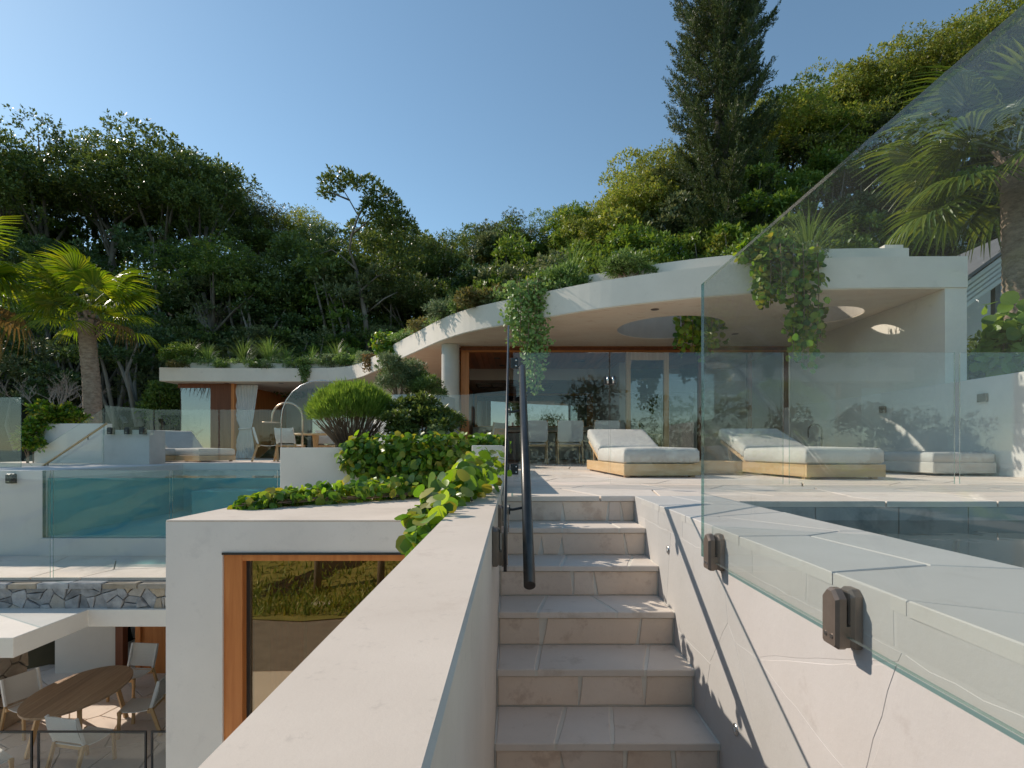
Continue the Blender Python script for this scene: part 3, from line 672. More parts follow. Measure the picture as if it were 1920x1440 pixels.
# wing on the left
MB().box(-11.15, -2.6, 22.2, 22.4, 0.0, ZS-0.016).build('rear_wall', M['plaster'], house)
MB().box(-9.98, -9.3, 18.0, 18.10, 0.0, ZS-0.016).build('timber_panel', M['darkcedar'], house, bevel=0.003)
MB().box(-9.295, -9.2, 18.0, 22.2, 0.0, ZS-0.016).build('timber_panel', M['cedar'], house)
MB().box(-11.0, -9.985, 18.03, 18.045, 0.0, 2.34).build('wing_pane', M['mirrorglass'], house)
MB().box(-11.05, -9.985, 18.0, 18.10, 2.341, ZS-0.016).build('window_head', M['darkcedar'], house)
for a, b in ((-7.2,-6.6),(-6.5,-5.7),(-5.6,-4.8)):
    MB().box(a, b, 19.6, 19.615, 0.0, 2.3).build('wing_pane', M['mirrorglass'], house)
MB().box(-7.35, -7.21, 19.55, 19.7, 0.0, ZS-0.016).build('door_post', M['darkroom'], house)
MB().box(-4.79, -2.6, 17.9, 18.1, 0.0, ZS-0.016).build('wing_wall', M['plaster'], house)
MB().box(-8.0, -7.7, 21.9, 22.19, 0.0, 2.2).build('wing_door', M['cedar'], house)
for x_ in (-9.4, -7.6):
    MB().lathe([(0.0,-.001),(0.06,-.002),(0.08,-.005),(0.082,0.0)], (x_, 17.9, ZS-0.0145), 16).build('downlight', M['bronze'], house)

# boundary wall on the right
bw = thing('boundary_wall', 'plain grey rendered garden wall behind the glass fence, rising to the right edge', 'wall', (5.77, 7, 0))
MB().box(5.70, 5.845, 3.3, 11.4, -0.3, 1.18).build('wall_body', M['render'], bw, bevel=0.005)
for i, (d_, z_) in enumerate(((6.57, 0.935), (8.34, 0.925))):
    t = thing('wall_light', 'small square bronze wall light, ' + ('nearer the right edge of the photo' if i == 0 else 'farther along the wall beside the shower'), 'light', (5.7, d_, z_), 'lights on the garden wall')
    MB().box(5.665, 5.699, d_-0.065, d_+0.065, z_-0.05, z_+0.05).build('housing', M['bronze'], t, bevel=0.004)
    MB().box(5.672, 5.69, d_-0.045, d_+0.045, z_-0.054, z_-0.0505).build('lens', M['paint'], t)

# neighbouring house on the right
nb = thing('neighbour_house', 'white weatherboard gable of the next house with a dark sloping roof', 'house', (11, 12.5, 0.7))
A = P(1796, 582, 12.0); B = P(1960, 462, 12.0)
for i in range(5):
    off = Vector((0, 0, 0.105*i + 0.003*i)); 
    MB().bar(A+off, B+off, 0.04, 0.104, (0,0,1)).build('weatherboard', M['paint'], nb)
MB().prism([A+Vector((0,-.1,.56)), B+Vector((0,-.1,.56)), B+Vector((0,-.1,.64)), A+Vector((0,-.1,.64))], (0,5,0)).build('roof', M['greysheet'], nb)
MB().prism([A+Vector((0,.03,-.10)), B+Vector((0,.03,-.10)), B+Vector((0,.03,-.06)), A+Vector((0,.03,-.06))], (0,4.5,0)).build('soffit', M['plaster'], nb)
MB().box(10.75, 10.87, 12.1, 12.22, 0.5, 4.0).build('post', M['greysheet'], nb)
MB().prism([(9.9,14.5,0.5),(13.5,14.5,0.5),(13.5,14.5,5.6),(9.9,14.5,3.4)], (0,0.2,0)).build('wall', M['plaster'], nb)

# ---------------------------------------------------------------- terraced ground on the left: pool, walkway, canopy
deck = structure('pool_terrace')
MB().box(-12.5, -2.9, 12.2, 23.0, -0.40, -0.034).build('terrace_slab', M['mortar'], deck)
slabs('paving_stone', deck, rect(-12.5, -2.9, 12.2, 17.9), jseeds(-12.5, -2.9, 12.2, 17.9, 1.2, 1.1, rt, 0.8), 0.012, (0,0,-0.034), X3, Y3, Z3, 0.034, M['stone'], rt, 0.006, 0.003, 0.001, 0.4)
MB().box(-12.5, -2.9, 17.92, 22.2, -0.036, -0.006).build('room_floor', M['stone'], deck)
pool = thing('swimming_pool', 'raised swimming pool with a clear window wall of blue-green water', 'pool', (-5, 10, -1.3))
LD = 8.5; LX0 = -7.33
MB().box(-9.5, LX0, LD-0.01, 12.19, -1.6, -0.02).build('pool_end', M['render'], pool, bevel=0.004)
MB().box(LX0+0.001, -2.5, LD-0.06, 12.19, -1.6, -1.07).build('pool_base', M['render'], pool, bevel=0.006)
MB().box(LX0+0.002, -2.5, 12.1, 12.198, -1.069, -0.15).build('pool_wall', M['pooltile2'], pool)
MB().box(LX0+0.002, -2.5, 12.101, 12.198, -0.149, -0.002).build('pool_coping', M['stucco'], pool)
MB().box(LX0+0.003, LX0+0.02, LD+0.1, 12.0985, -1.068, -0.15).build('pool_wall', M['pooltile2'], pool)
MB().box(LX0+0.021, -2.52, LD+0.1, 12.0985, -1.0685, -1.05).build('pool_floor', M['pooltile2'], pool)
MB().box(-6.6, -4.4, 11.2, 12.0, -1.049, -0.55).build('pool_step', M['pooltile2'], pool, bevel=0.01)
zt = -0.14
MB().add([(LX0+.022,LD+.06,-1.045),(-2.55,LD+.06,-1.045),(-2.55,LD+.06,zt),(LX0+.022,LD+.06,zt),(LX0+.022,12.095,zt),(-2.55,12.095,zt)], [(0,1,2,3),(3,2,5,4)]).build('water_body', M['poolwater'], pool)
MB().prism([(LX0+.004,LD-.01,-1.066),(-2.5,LD-.01,-1.066),(-2.5,LD-.01,-0.018),(LX0+.004,LD-.01,-0.018)], (0,0.06,0), 0, 1).build('acrylic_wall', [M['glass'], M['glassedge']], pool)
walk = structure('walkway')
MB().box(-12.5, -2.4, 7.255, 8.43, -1.60, -1.374).build('walkway_slab', M['mortar'], walk)
slabs('paving_stone', walk, rect(-12.5, -2.4, 7.01, 8.43), jseeds(-12.5, -2.4, 7.01, 8.43, 0.9, 0.75, rt, 0.8), 0.010, (0,0,-1.374), X3, Y3, Z3, 0.034, M['stone'], rt, 0.006, 0.003, 0.001, 0.3)
rub = thing('rubble_wall', 'low wall of rough blue-grey field stones under the pool walkway', 'wall', (-6, 7, -1.7))
MB().box(-12.5, -2.6, 6.93, 7.25, -1.689, -1.375).build('mortar_bed', M['darkmortar'], rub)
rr = random.Random(77)
sd = [s for s in jseeds(-9.0, -2.9, -1.72, -1.42, 0.17, 0.105, rr, 1.6)]
slabs('field_stone', rub, rect(-9.0, -2.9, -1.76, -1.405), sd, 0.003, (0, 6.93, 0), X3, Z3, -Y3, 0.075, [M['rubble']]*5+[M['rubbletan']], rr, 0.008, 0.005, 0.016, 0.035, 0.14)
slabs('cap_stone', rub, rect(-9.0, -2.9, 6.835, 7.0), [(-8.7+0.42*i+rr.uniform(-.1,.1), 6.9) for i in range(15)], 0.014, (0, 0, -1.44), X3, Y3, Z3, 0.065, [M['rubble'], M['rubble'], M['rubbletan']], rr, 0.008, 0.01, 0.01, 0.08, 0.06)
can = thing('patio_canopy', 'white flat concrete canopy over the lower patio, notched at its corner', 'canopy', (-6, 8, -4.2))
ZC0, ZC1 = -1.905, -1.69
MB().prism([(-8.94,5.78,ZC0),(-5.30,5.78,ZC0),(-5.30,6.80,ZC0),(-2.6,6.80,ZC0),(-2.6,13.0,ZC0),(-8.94,13.0,ZC0)], (0,0,ZC1-ZC0)).build('canopy_slab', M['stucco'], can, bevel=0.005)
low = structure('lower_patio')
MB().box(-14, -2.3, 6.2, 13.5, -4.58, -4.234).build('patio_slab', M['mortar'], low)
slabs('paving_stone', low, rect(-10.0, -2.4, 6.2, 11.4), jseeds(-10.0, -2.4, 6.2, 11.4, 0.8, 0.75, rt, 0.85), 0.014, (0,0,-4.234), X3, Y3, Z3, 0.034, M['stone'], rt, 0.007, 0.004, 0.001, 0.3)
pr = thing('stone_pillar', 'tan rubble stone pillar under the canopy corner at the left edge', 'pillar', (-8.6, 9.2, -4.2))
MB().box(-8.90, -8.22, 8.62, 9.18, -4.23, ZC0-0.003).build('mortar_bed', M['darkmortar'], pr)
slabs('field_stone', pr, rect(-8.92, -8.20, -4.2, ZC0-.004), jseeds(-8.92,-8.20,-4.2,ZC0,0.34,0.27,rr,0.9), 0.014, (0,8.62,0), X3, Z3, -Y3, 0.05, M['rubbletan'], rr, 0.012, 0.012, 0.012, 0.07, 0.1)
slabs('field_stone', pr, rect(8.60, 9.2, -4.2, ZC0-.004), jseeds(8.60,9.2,-4.2,ZC0,0.34,0.27,rr,0.9), 0.014, (-8.22,0,0), Y3, Z3, X3, 0.05, M['rubbletan'], rr, 0.012, 0.012, 0.012, 0.07, 0.1)
lr = thing('lower_room', 'glazed timber sliding doors of the room behind the lower patio', 'doors', (-6, 11, -4.2))
MB().box(-7.95, -7.80, 10.9, 11.05, -4.2, ZC0-0.004).build('door_post', M['darkcedar'], lr)
MB().box(-7.55, -7.45, 10.9, 11.05, -4.2, ZC0-0.004).build('door_post', M['cedar'], lr)
MB().box(-7.44, -6.95, 10.95, 11.0, -4.2, ZC0-0.004).build('door_leaf', M['cedar'], lr)
MB().box(-9.2, -7.96, 10.92, 11.0, -3.05, -2.93).build('window_sill', M['teak'], lr)
MB().box(-9.2, -7.96, 10.95, 10.96, -2.929, ZC0-0.004).build('window_pane', M['windowglass'], lr)
MB().box(-9.2, -7.96, 10.95, 11.0, -4.2, -3.051).build('window_base', M['plaster'], lr)
MB().box(-9.3, -2.6, 13.0, 13.2, -4.2, -1.6).build('rear_wall', M['plaster'], lr)
MB().box(-9.2, -8.6, 11.4, 12.6, -2.95, -2.90).build('inner_sill', M['teak'], lr)

# ---------------------------------------------------------------- glass panels, clamps, handrail, gate
def pane(name, pts, off, label, group=None, mat='glass', parent=None):
    o = MB().prism(pts, off, 0, 1).build(name, [M[mat], M['glassedge']], parent)
    if parent is None: tag(o, label, 'glass panel', group)
    return o
def clamp_things(name, label, org, out, along, group, proud=0.062, w=0.06, h=0.14, met='bronze'):
    """two-jaw glass clamp fixed to a wall; out = away from the wall, along = along the wall"""
    org = Vector(org); out = Vector(out); al = Vector(along); up = Vector((0,0,1))
    t = thing(name, label, 'clamp', org, group)
    def jaw(a, b, ch, nm):
        c = ch; pr = [(-w/2, -h/2+c*.3), (-w/2+c*.3, -h/2), (w/2-c*.3, -h/2), (w/2, -h/2+c*.3), (w/2, h/2-c), (w/2-c, h/2), (-w/2+c, h/2), (-w/2, h/2-c)]
        base = [org + al*p[0] + up*p[1] + out*a for p in pr]
        ins = [org + al*(p[0]*0.86) + up*(p[1]*0.92) + out*b for p in pr]
        n = len(pr); mb = MB(); mid = [org + al*p[0] + up*p[1] + out*(b-(b-a)*0.35) for p in pr]
        vs = base + mid + ins; fs = [list(range(n))[::-1], list(range(2*n, 3*n))]
        for r in (0,1):
            for i in range(n): fs.append([r*n+i, r*n+(i+1)%n, (r+1)*n+(i+1)%n, (r+1)*n+i])
        if al.cross(up).dot(out) < 0: fs = [f[::-1] for f in fs]
        return mb.add(vs, fs).build(nm, M[met], t)
    jaw(0.001, proud*0.52, 0.014, 'back_jaw'); fj = jaw(proud*0.74, proud*1.22, 0.020, 'front_jaw')
    lo = [org + al*s_*(w*0.44) + up*(-h/2+0.004) + out*(proud*0.53) for s_ in (-1,1)] 
    MB().prism([lo[0], lo[1], lo[1]+up*0.05, lo[0]+up*0.05], out*(proud*0.20)).build('bridge', M[met], t)
    MB().prism([org+al*s_*(w*0.40)+out*(proud*0.53)+up*z_ for s_, z_ in ((-1,-.01),(1,-.01),(1,.062),(-1,.062))], out*0.003).build('gasket', M['black'], t)
    for s_ in (-1, 1):
        c = org + al*(s_*0.012) + up*(-0.042) + out*(proud*1.22+0.0002)
        pts = [c + al*(0.0055*math.cos(k*math.pi/6)) + up*(0.0055*math.sin(k*math.pi/6)) for k in range(12)]
        MB().prism(pts, out*0.0018).build('screw', M['steel'], fj)
    return t
GX = 0.786
pane('stair_glass', [(GX,0.15,-0.128),(GX,2.26,-0.128),(GX,2.26,1.0),(GX,0.15,1.0)], (0.012,0,0), 'tall frameless glass balustrade clamped to the stair wall, filling the right of the photo', mat='stairglass')
for d_, w_ in ((2.14, 'at the far end of the tall glass'), (1.31, 'nearest in the photo, two bright screws')):
    clamp_things('glass_clamp', 'bronze glass clamp on the stair wall, ' + w_, (SX1-0.001, d_, -0.088), (-1,0,0), (0,1,0), 'clamps on the stair wall', 0.052)
LGX = -0.030
rg_ = pane('rail_glass', [(LGX,1.92,-.115),(LGX,3.63,-.115),(LGX,3.63,.02),(LGX,4.66,.02),(LGX,4.66,1.157),(LGX,3.74,1.157),(LGX,1.92,.115)], (0.012,0,0), 'glass balustrade seen edge-on beside the dark handrail at the stair')
MB().tube([(LGX+.006,1.915,-.115),(LGX+.006,1.915,.118),(LGX+.006,3.735,1.162),(LGX+.006,4.66,1.162)], .0062, 8).build('edge_trim', M['black'], rg_)
for d_, w_ in ((1.97, 'lower'), (2.75, 'upper')):
    clamp_things('glass_clamp', 'dark bronze clamp on the parapet behind the handrail, the %s of the two' % w_, (SX0, d_, -0.035), (1,0,0), (0,-1,0), 'clamps on the parapet', 0.045)
hr = thing('handrail', 'round dark metal handrail sloping down beside the stair on glass brackets', 'handrail', (0.07, 2.8, 0))
HA = Vector((0.068, 3.66, 0.862)); HB = Vector((0.066, 2.04, -0.196))
MB().tube([HA, HA.lerp(HB,.5), HB], 0.0225, 24).build('rail', M['railmetal'], hr)
for t_ in (0.30, 0.76):
    p = HA.lerp(HB, t_); q = Vector((LGX+0.014, p.y, p.z-0.012))
    b_ = MB().tube([p, Vector((q.x+0.02, q.y, q.z)), q], 0.006, 10).build('bracket', M['black'], hr)
    MB().tube([q, q+Vector((0.008,0,0))], 0.022, 16).tube([q+Vector((-0.022,0,0)), q+Vector((-0.015,0,0))], 0.022, 16).build('rose', M['black'], b_)
FD = 4.74; FT = 1.157
gate = thing('glass_gate', 'frameless glass gate at the top of the stair with black hinges', 'gate', (0.4, FD, 0))
pane('leaf', [(0.012,FD,.03),(0.846,FD,.03),(0.846,FD,FT),(0.012,FD,FT)], (0,0.012,0), None, parent=gate)
for py_ in (681, 880):
    z_ = EYE-(py_-HY)/FPX*FD
    h_ = MB().box(-0.012, 0.055, FD-0.014, FD-0.001, z_-0.045, z_+0.045).box(-0.012,0.055,FD+0.013,FD+0.026,z_-0.045,z_+0.045).build('hinge', M['black'], gate, bevel=0.003)
    for s_ in (-1,1): MB().lathe([(0.0,0.004),(0.007,0.004),(0.008,0)], (0,0,0), 10).build('screw', M['steel'], h_).matrix_local = Matrix.Translation((0.035, FD-0.0145, z_+s_*0.024)) @ Matrix.Rotation(math.pi/2, 4, 'X')
z_ = EYE-(714-HY)/FPX*FD
lt = MB().box(0.797, 0.844, FD-0.03, FD-0.001, z_-0.036, z_+0.036).box(0.852, 0.90, FD-0.03, FD-0.001, z_-0.036, z_+0.036).build('latch', M['black'], gate, bevel=0.004)
MB().tube([(0.825,FD-.045,z_-.028),(0.825,FD-.045,z_+.03)], 0.009, 10).tube([(0.872,FD-.045,z_-.028),(0.872,FD-.045,z_+.03)], 0.009, 10).build('latch_knob', M['steel'], lt)
for a_, b_, l_ in ((0.856, 2.365, 'glass fence panel beside the gate, in front of the first sun lounger'), (2.418, 3.86, 'middle glass fence panel in front of the second sun lounger'), (3.905, 5.69, 'glass fence panel at the right edge against the grey wall')):
    o = pane('fence_glass', [(a_,FD,.012),(b_,FD,.012),(b_,FD,FT),(a_,FD,FT)], (0,0.012,0), l_, 'glass fence panels')
pane('planter_glass', [P(800,741,9.2),P(875,740,9.2),P(950,732,9.2),P(950,850,9.2),P(800,850,9.2)], (0,0.012,0), 'curved-top glass panel behind the dark green bush')
o = None
# glass on the left, by the pool
BW = 7.0
for i, (a_, b_, l_) in enumerate(((-60, 93.5, 'glass walkway panel at the left edge below the clamp'), (99, 318, 'wide glass walkway panel in front of the pool window'), (322.5, 520, 'glass walkway panel hidden partly by the rendered block'))):
    pane('walkway_glass', [P(a_,882,BW)+Vector((0,0,0)), P(b_,882,BW), (P(b_,882,BW).x,BW,-1.34), (P(a_,882,BW).x,BW,-1.34)], (0,0.012,0), l_, 'glass panels along the pool walkway')
for i, (a_, b_, l_) in enumerate(((196, 287, 'glass panel beside the clamp block on the pool terrace'), (290, 409, 'pool terrace glass in front of the day beds'), (412, 526, 'pool terrace glass in front of the curtain'))):
    d_ = 12.6 if i else 11.7
    pane('terrace_glass', [P(a_,768-(8 if i == 0 else 0),d_), P(b_,768,d_), (P(b_,768,d_).x,d_,0.03 if i else .62), (P(a_,768,d_).x,d_,.03 if i else .62)], (0,0.012,0), l_, 'glass panels on the pool terrace')
pane('screen_glass', [P(-40,745,10.0), P(39,745,10.0), P(39,880,10.0), P(-40,880,10.0)], (0,0.014,0), 'blue reflecting glass screen at the left edge above the pool', mat='windowglass')
sd_ = 11.0
pane('step_glass', [P(44,862,sd_), P(194,766,sd_), P(194,868,sd_), P(75,884,sd_)], (0,0.012,0), 'sloping glass beside the pool steps under the wooden rail')
sr = thing('pool_step_rail', 'thin wooden handrail sloping along the pool steps glass', 'handrail', P(75,878,10.9))
MB().tube([P(74,878,10.9), P(140,834,10.9), P(200,794,10.9)], 0.022, 10).build('rail', M['teakz'], sr)
for q in ((90, 868), (165, 818)): MB().tube([P(q[0],q[1],10.9), P(q[0],q[1]+6,11.0)], 0.01, 8).build('bracket', M['black'], sr)
blk = MB().box(P(190,0,11.8).x, P(280,0,11.8).x, 11.8, 12.35, -0.1, P(0,806,11.8).z).build('pool_wall_block', M['concrete'], None, 0.006); tag(blk, 'square grey concrete block carrying three black clamps by the pool steps', 'wall')
for i, px_ in enumerate((211, 243, 271)):
    c = P(px_, 808, 11.79)
    clamp_things('glass_clamp', 'black clamp on the concrete block by the pool steps, %s of three' % ('left', 'middle', 'right')[i], (c.x, 11.799, c.z), (0,-1,0), (1,0,0), 'clamps on the pool block', 0.10, 0.10, 0.15, 'black')
t = thing('garden_spotlight', 'small black spotlight on the concrete block by the pool steps', 'light', P(232,800,11.95))
MB().bar(P(228,780,11.95), P(236,792,11.95), 0.12, 0.05).build('head', M['black'], t); MB().tube([P(232,788,11.95), P(228,805,11.95)], 0.012, 8).build('stem', M['black'], t)
c = P(26, 897, 8.49); clamp_things('glass_clamp', 'black clamp on the white pool wall at the left edge', (c.x, 8.489, c.z), (0,-1,0), (1,0,0), None, 0.08, 0.10, 0.15, 'black')
gp = MB().box(P(64,0,12.5).x, P(200,0,12.5).x, 12.5, 12.68, -0.1, P(0,794,12.5).z).build('terrace_planter', M['render'], None, 0.005); tag(gp, 'grey rendered planter wall at the foot of the left palm', 'planter')
# arched shower screen and shower
t = thing('shower_screen', 'arched clear glass shower screen beside the round bush', 'glass panel', P(590,870,12.9))
pts = [P(527,870,12.9)]
for k in range(13):
    a = math.pi - k*math.pi/12; pts.append(P(601+74*math.cos(a), 787-74*math.sin(a), 12.9))
pts.append(P(675,870,12.9))
pane('pane', pts, (0,0.012,0), None, parent=t)
MB().tube(pts[:-1], 0.012, 8).build('trim', M['steel'], t)
t = thing('outdoor_shower', 'copper pipe outdoor shower arching over to a flat rose', 'shower', P(567,868,13.2))
path = [P(567,868,13.2), P(567,790,13.2)] + [P(538.5+28.5*math.cos(a), 783-28*math.sin(a), 13.2) for a in [k*math.pi/10 for k in range(11)]] + [P(510,790,13.2)]
MB().tube(path, 0.024, 10).build('pipe', M['copper'], t)
c = P(508,792,13.2); MB().lathe([(0.0,0.02),(0.03,0.02),(0.21,0.008),(0.21,-0.008),(0.0,-0.008)], c, 24).build('shower_rose', M['copper'], t)
# lower patio balustrade
for i, (a_, b_, l_) in enumerate(((-80, 60, 'dark edged patio glass panel at the bottom left corner'), (70, 274, 'wide dark edged patio glass panel in front of the oval table'), (283, 420, 'dark edged patio glass panel beside the rendered block'))):
    d_ = 6.77; A = P(a_,1372,d_); B = P(b_,1376,d_)
    o = pane('patio_glass', [A, B, (B.x,d_,-4.2), (A.x,d_,-4.2)], (0,0.012,0), l_, 'glass panels of the lower patio', mat='stairglass')
    MB().box(A.x, B.x, d_-0.004, d_+0.016, A.z-.012, A.z+0.008).box(A.x, A.x+.02, d_-.004, d_+.016, -4.2, A.z-.0125).box(B.x-.02, B.x, d_-.004, d_+.016, -4.2, A.z-.0125).build('edge_trim', M['black'], o)

# ---------------------------------------------------------------- furniture
def chair(name, label, loc, rz, arms, group, h=0.86, wd=0.54):
    """front faces local -Y"""
    t = thing(name, label, 'chair', loc, group, rz); w = wd/2; L = dict(local=True)
    for s_ in (-1, 1):
        MB().bar((s_*(w-.025), -.26, 0), (s_*(w-.025), -.24, .63 if arms else .43), .036, .045, (0,1,0)).build('leg', M['teakz'], t, 0.004, **L)
        MB().bar((s_*(w-.022), .34, 0), (s_*(w-.022), .20, .45), .036, .05, (0,1,0)).build('leg', M['teakz'], t, 0.004, **L)
        MB().bar((s_*(w-.022), .20, .45), (s_*(w-.022), .31, h), .034, .045, (0,1,0)).build('back_post', M['whitestrap'] if not arms else M['teakz'], t, 0.004, **L)
        if arms: MB().bar((s_*(w-.02), -.29, .64), (s_*(w-.02), .25, .645), .05, .028).build('armrest', M['teakz'], t, 0.006, **L)
    MB().box(-w+.008, w-.008, -.27, -.225, .37, .425).box(-w+.008, w-.008, .15, .20, .37, .425).build('seat_rail', M['teakz'], t, **L)
    vs = []; fs = []
    for i in range(9):
        y = -.265 + .47*i/8; z = .432 - .028*math.sin(math.pi*i/8)
        vs += [(-w+.03, y, z), (w-.03, y, z), (w-.03, y, z-.014), (-w+.03, y, z-.014)]
    for i in range(8):
        for k in range(4): fs.append((4*i+k, 4*i+(k+1)%4, 4*i+4+(k+1)%4, 4*i+4+k))
    fs += [(0,1,2,3), (35,34,33,32)]
    MB().add(vs, fs).build('seat', M['sling'], t, **L)
    vs = []; fs = []
    for i in range(9):
        f = i/8; z = .47 + (h-.475)*f; y = .205 + .105*f + .022*math.sin(math.pi*f) ; 
        vs += [(-w+.012, y, z), (w-.012, y, z), (w-.012, y+.018, z), (-w+.012, y+.018, z)]
    for i in range(8):
        for k in range(4): fs.append((4*i+k, 4*i+4+k, 4*i+4+(k+1)%4, 4*i+(k+1)%4))
    fs += [(3,2,1,0), (32,33,34,35)]
    MB().add(vs, fs).build('backrest', M['sling'], t, **L)
    return t
DIN = 'chairs at the indoor dining table'
for (px_, dd, rz, l_) in ((1002, 11.75, math.pi, 'white woven dining chair partly hidden behind the handrail'), (1067, 11.75, math.pi, 'white woven dining chair with teak legs, left of the sun lounger'), (1134, 11.75, math.pi, 'white woven dining chair half hidden behind the sun lounger'), (1206, 12.3, math.pi*0.62, 'white dining chair turned sideways at the table end behind the lounger')):
    chair('dining_chair', l_, ((px_-HX)/FPX*dd, dd, 0), rz, True, DIN, 0.92, 0.56)
chair('dining_chair', 'white dining chair at the left table end beside the orange jamb', ((915-HX)/FPX*12.6, 12.6, 0), math.pi*1.35, True, DIN, 0.92, 0.56)
dt = thing('dining_table', 'long dark dining table behind the woven chairs indoors', 'table', (0.9, 12.7, 0))
tp = MB().box(-0.3, 2.3, 12.25, 13.2, .70, .745).build('table_top', M['tabletop'], dt, 0.006)
for x_ in (-0.1, 2.1):
    for y_ in (12.4, 13.05): MB().box(x_-.04, x_+.04, y_-.04, y_+.04, 0, .699).build('leg', M['tabletop'], dt)
sb = thing('timber_stool', 'plain orange timber side block left of the gate inside the house', 'stool', P(938,870,12.0))
MB().box(-.42,-.14,11.9,12.3,.42,.47).box(-.42,-.36,11.9,12.3,0,.419).box(-.20,-.14,11.9,12.3,0,.419).box(-.42,-.37,12.24,12.3,.471,.78).box(-.19,-.14,12.24,12.3,.471,.78).box(-.369,-.191,12.25,12.29,.60,.78).build('frame', M['cedar'], sb, 0.004)

def cushion(nx, ny, sx, sy, sz, puff, bend=None):
    """soft box with rounded edges, corner at origin; bend maps a local point"""
    vs = []; fs = []; idx = {}
    def pt(u, v, w):
        ex = 1-abs(2*u-1)**6; ey = 1-abs(2*v-1)**6
        p_ = (u*sx, v*sy, sz*(w) + (puff*(ex*ey) - puff*.5)*(1 if w > .5 else -0.4))
        k = 0.12*(1 - abs(2*w-1)**2)
        return p_
    n = 0; Q = []
    rows = [0.0, .02, .06, .12] + [0.12+0.76*i/(ny-1) for i in range(1, ny-1)] + [.88, .94, .98, 1.0]
    cols = [0.0, .02, .05, .1] + [0.1+0.8*i/(nx-1) for i in range(1, nx-1)] + [.9, .95, .98, 1.0]
    def shrink(t): return min(1.0, (1-abs(2*t-1))/0.10)
    for side in (1, 0):
        for v in rows:
            for u in cols:
                e = min(shrink(u), shrink(v)); e = math.sqrt(max(0, 1-(1-e)**2))
                zc = sz*0.5; hz = sz*0.5*(0.62+0.38*e) + puff*e*(math.sin(math.pi*u)*math.sin(math.pi*v))*.5
                vs.append((u*sx, v*sy, zc + (hz if side else -sz*.5*(0.75+.25*e))))
    W = len(cols); H = len(rows)
    for j in range(H-1):
        for i in range(W-1):
            fs.append((j*W+i, j*W+i+1, (j+1)*W+i+1, (j+1)*W+i)); b = W*H
            fs.append((b+j*W+i, b+(j+1)*W+i, b+(j+1)*W+i+1, b+j*W+i+1))
    b = W*H
    for i in range(W-1):
        fs.append((i, b+i, b+i+1, i+1)); k = (H-1)*W; fs.append((k+i, k+i+1, b+k+i+1, b+k+i))
    for j in range(H-1):
        fs.append((j*W, (j+1)*W, b+(j+1)*W, b+j*W)); fs.append((j*W+W-1, b+j*W+W-1, b+(j+1)*W+W-1, (j+1)*W+W-1))
    if bend: vs = [bend(*p_) for p_ in vs]
    return vs, fs
def lounger(label, loc, rz, group, w=0.85, ln=2.15, tilt=20, hb=0.155):
    t = thing('sun_lounger', label, 'sun lounger', loc, group, rz); L = dict(local=True); z0 = 0.025
    MB().box(0.0,w,0.0,.035,z0,hb).build('base_board', M['teak'], t, 0.003, **L)
    MB().box(0.0,w,ln-.035,ln,z0,hb).build('base_board', M['teak'], t, 0.003, **L)
    for x_ in (0.0005, w-.0355):
        MB().box(x_,x_+.035,.0355,ln-.0355,z0,hb-.001).build('base_board', wood_y, t, 0.003, **L)
    for x_ in (.03, w-.09):
        for y_ in (.08, ln-.14): MB().box(x_,x_+.06,y_,y_+.06,0,z0-.0005).build('foot', M['teakz'], t, **L)
    mb = MB(); 
    for i in range(10): mb.box(.037, w-.037, .06+.135*i, .15+.135*i, hb-.04, hb-.004)
    mb.build('slat_deck', M['teak'], t, **L)
    sl = ln*0.63
    vs, fs = cushion(8, 10, w-.01, sl, .175, .035); vs = [(x+.005, y+.02, z+hb) for x, y, z in vs]
    MB().add(vs, fs, 0, True).build('seat_cushion', M['fabric'], t, **L)
    a = math.radians(tilt); ca, sa = math.cos(a), math.sin(a); bl = (ln-sl)*1.0
    def bend(x, y, z): return (x+.005, sl+.01 + y*ca - z*sa + .03, hb + .05 + y*sa + z*ca)
    vs, fs = cushion(8, 6, w-.01, bl, .15, .035, bend)
    MB().add(vs, fs, 0, True).build('back_cushion', M['fabric'], t, **L)
    bf = MB()
    for x_ in (.02, w-.06): bf.bar((x_+.02, sl+.0, hb+.0), (x_+.02, sl+bl*ca, hb+.0+bl*sa), .04, .035)
    o_ = bf.build('back_frame', M['teakz'], t, 0.002, **L)
    for i in range(7):
        f = (i+.7)/7.4*bl; y = sl+f*ca; z = hb+f*sa+.022
        MB().bar((.022,y,z),(w-.022,y,z),.07,.014,(0,-sa,ca)).build('slat', M['teak'], o_)
    for x_ in (.06, w-.06): MB().bar((x_, ln-.30, hb-.02), (x_, sl+bl*ca*.75, hb+bl*sa*.75-.02), .03, .03).build('prop', M['teakz'], t, **L)
    return t
wood_y = wood('teak_long', (0.50,0.32,0.155), (0.64,0.44,0.235), 1, 0.55, 18)
LG = 'sun loungers on the terrace'
lounger('cream cushioned teak sun lounger behind the glass, nearest the gate', (1.222, 5.93, 0), math.radians(3), LG)
lounger('cream cushioned teak sun lounger behind the glass, on the right', (3.045, 5.62, 0), math.radians(3), LG)
st = thing('side_table', 'low teak box table between the two sun loungers', 'table', (2.5, 6.8, 0))
MB().box(2.24,2.79,6.58,6.612,.02,.165).build('front_board', M['teak'], st, .003); MB().box(2.24,2.79,7.05,7.082,.02,.165).build('front_board', M['teak'], st, .003)
for x_ in (2.2405, 2.7575): MB().box(x_,x_+.032,6.6125,7.0495,.02,.164).build('side_board', wood_y, st, .003)
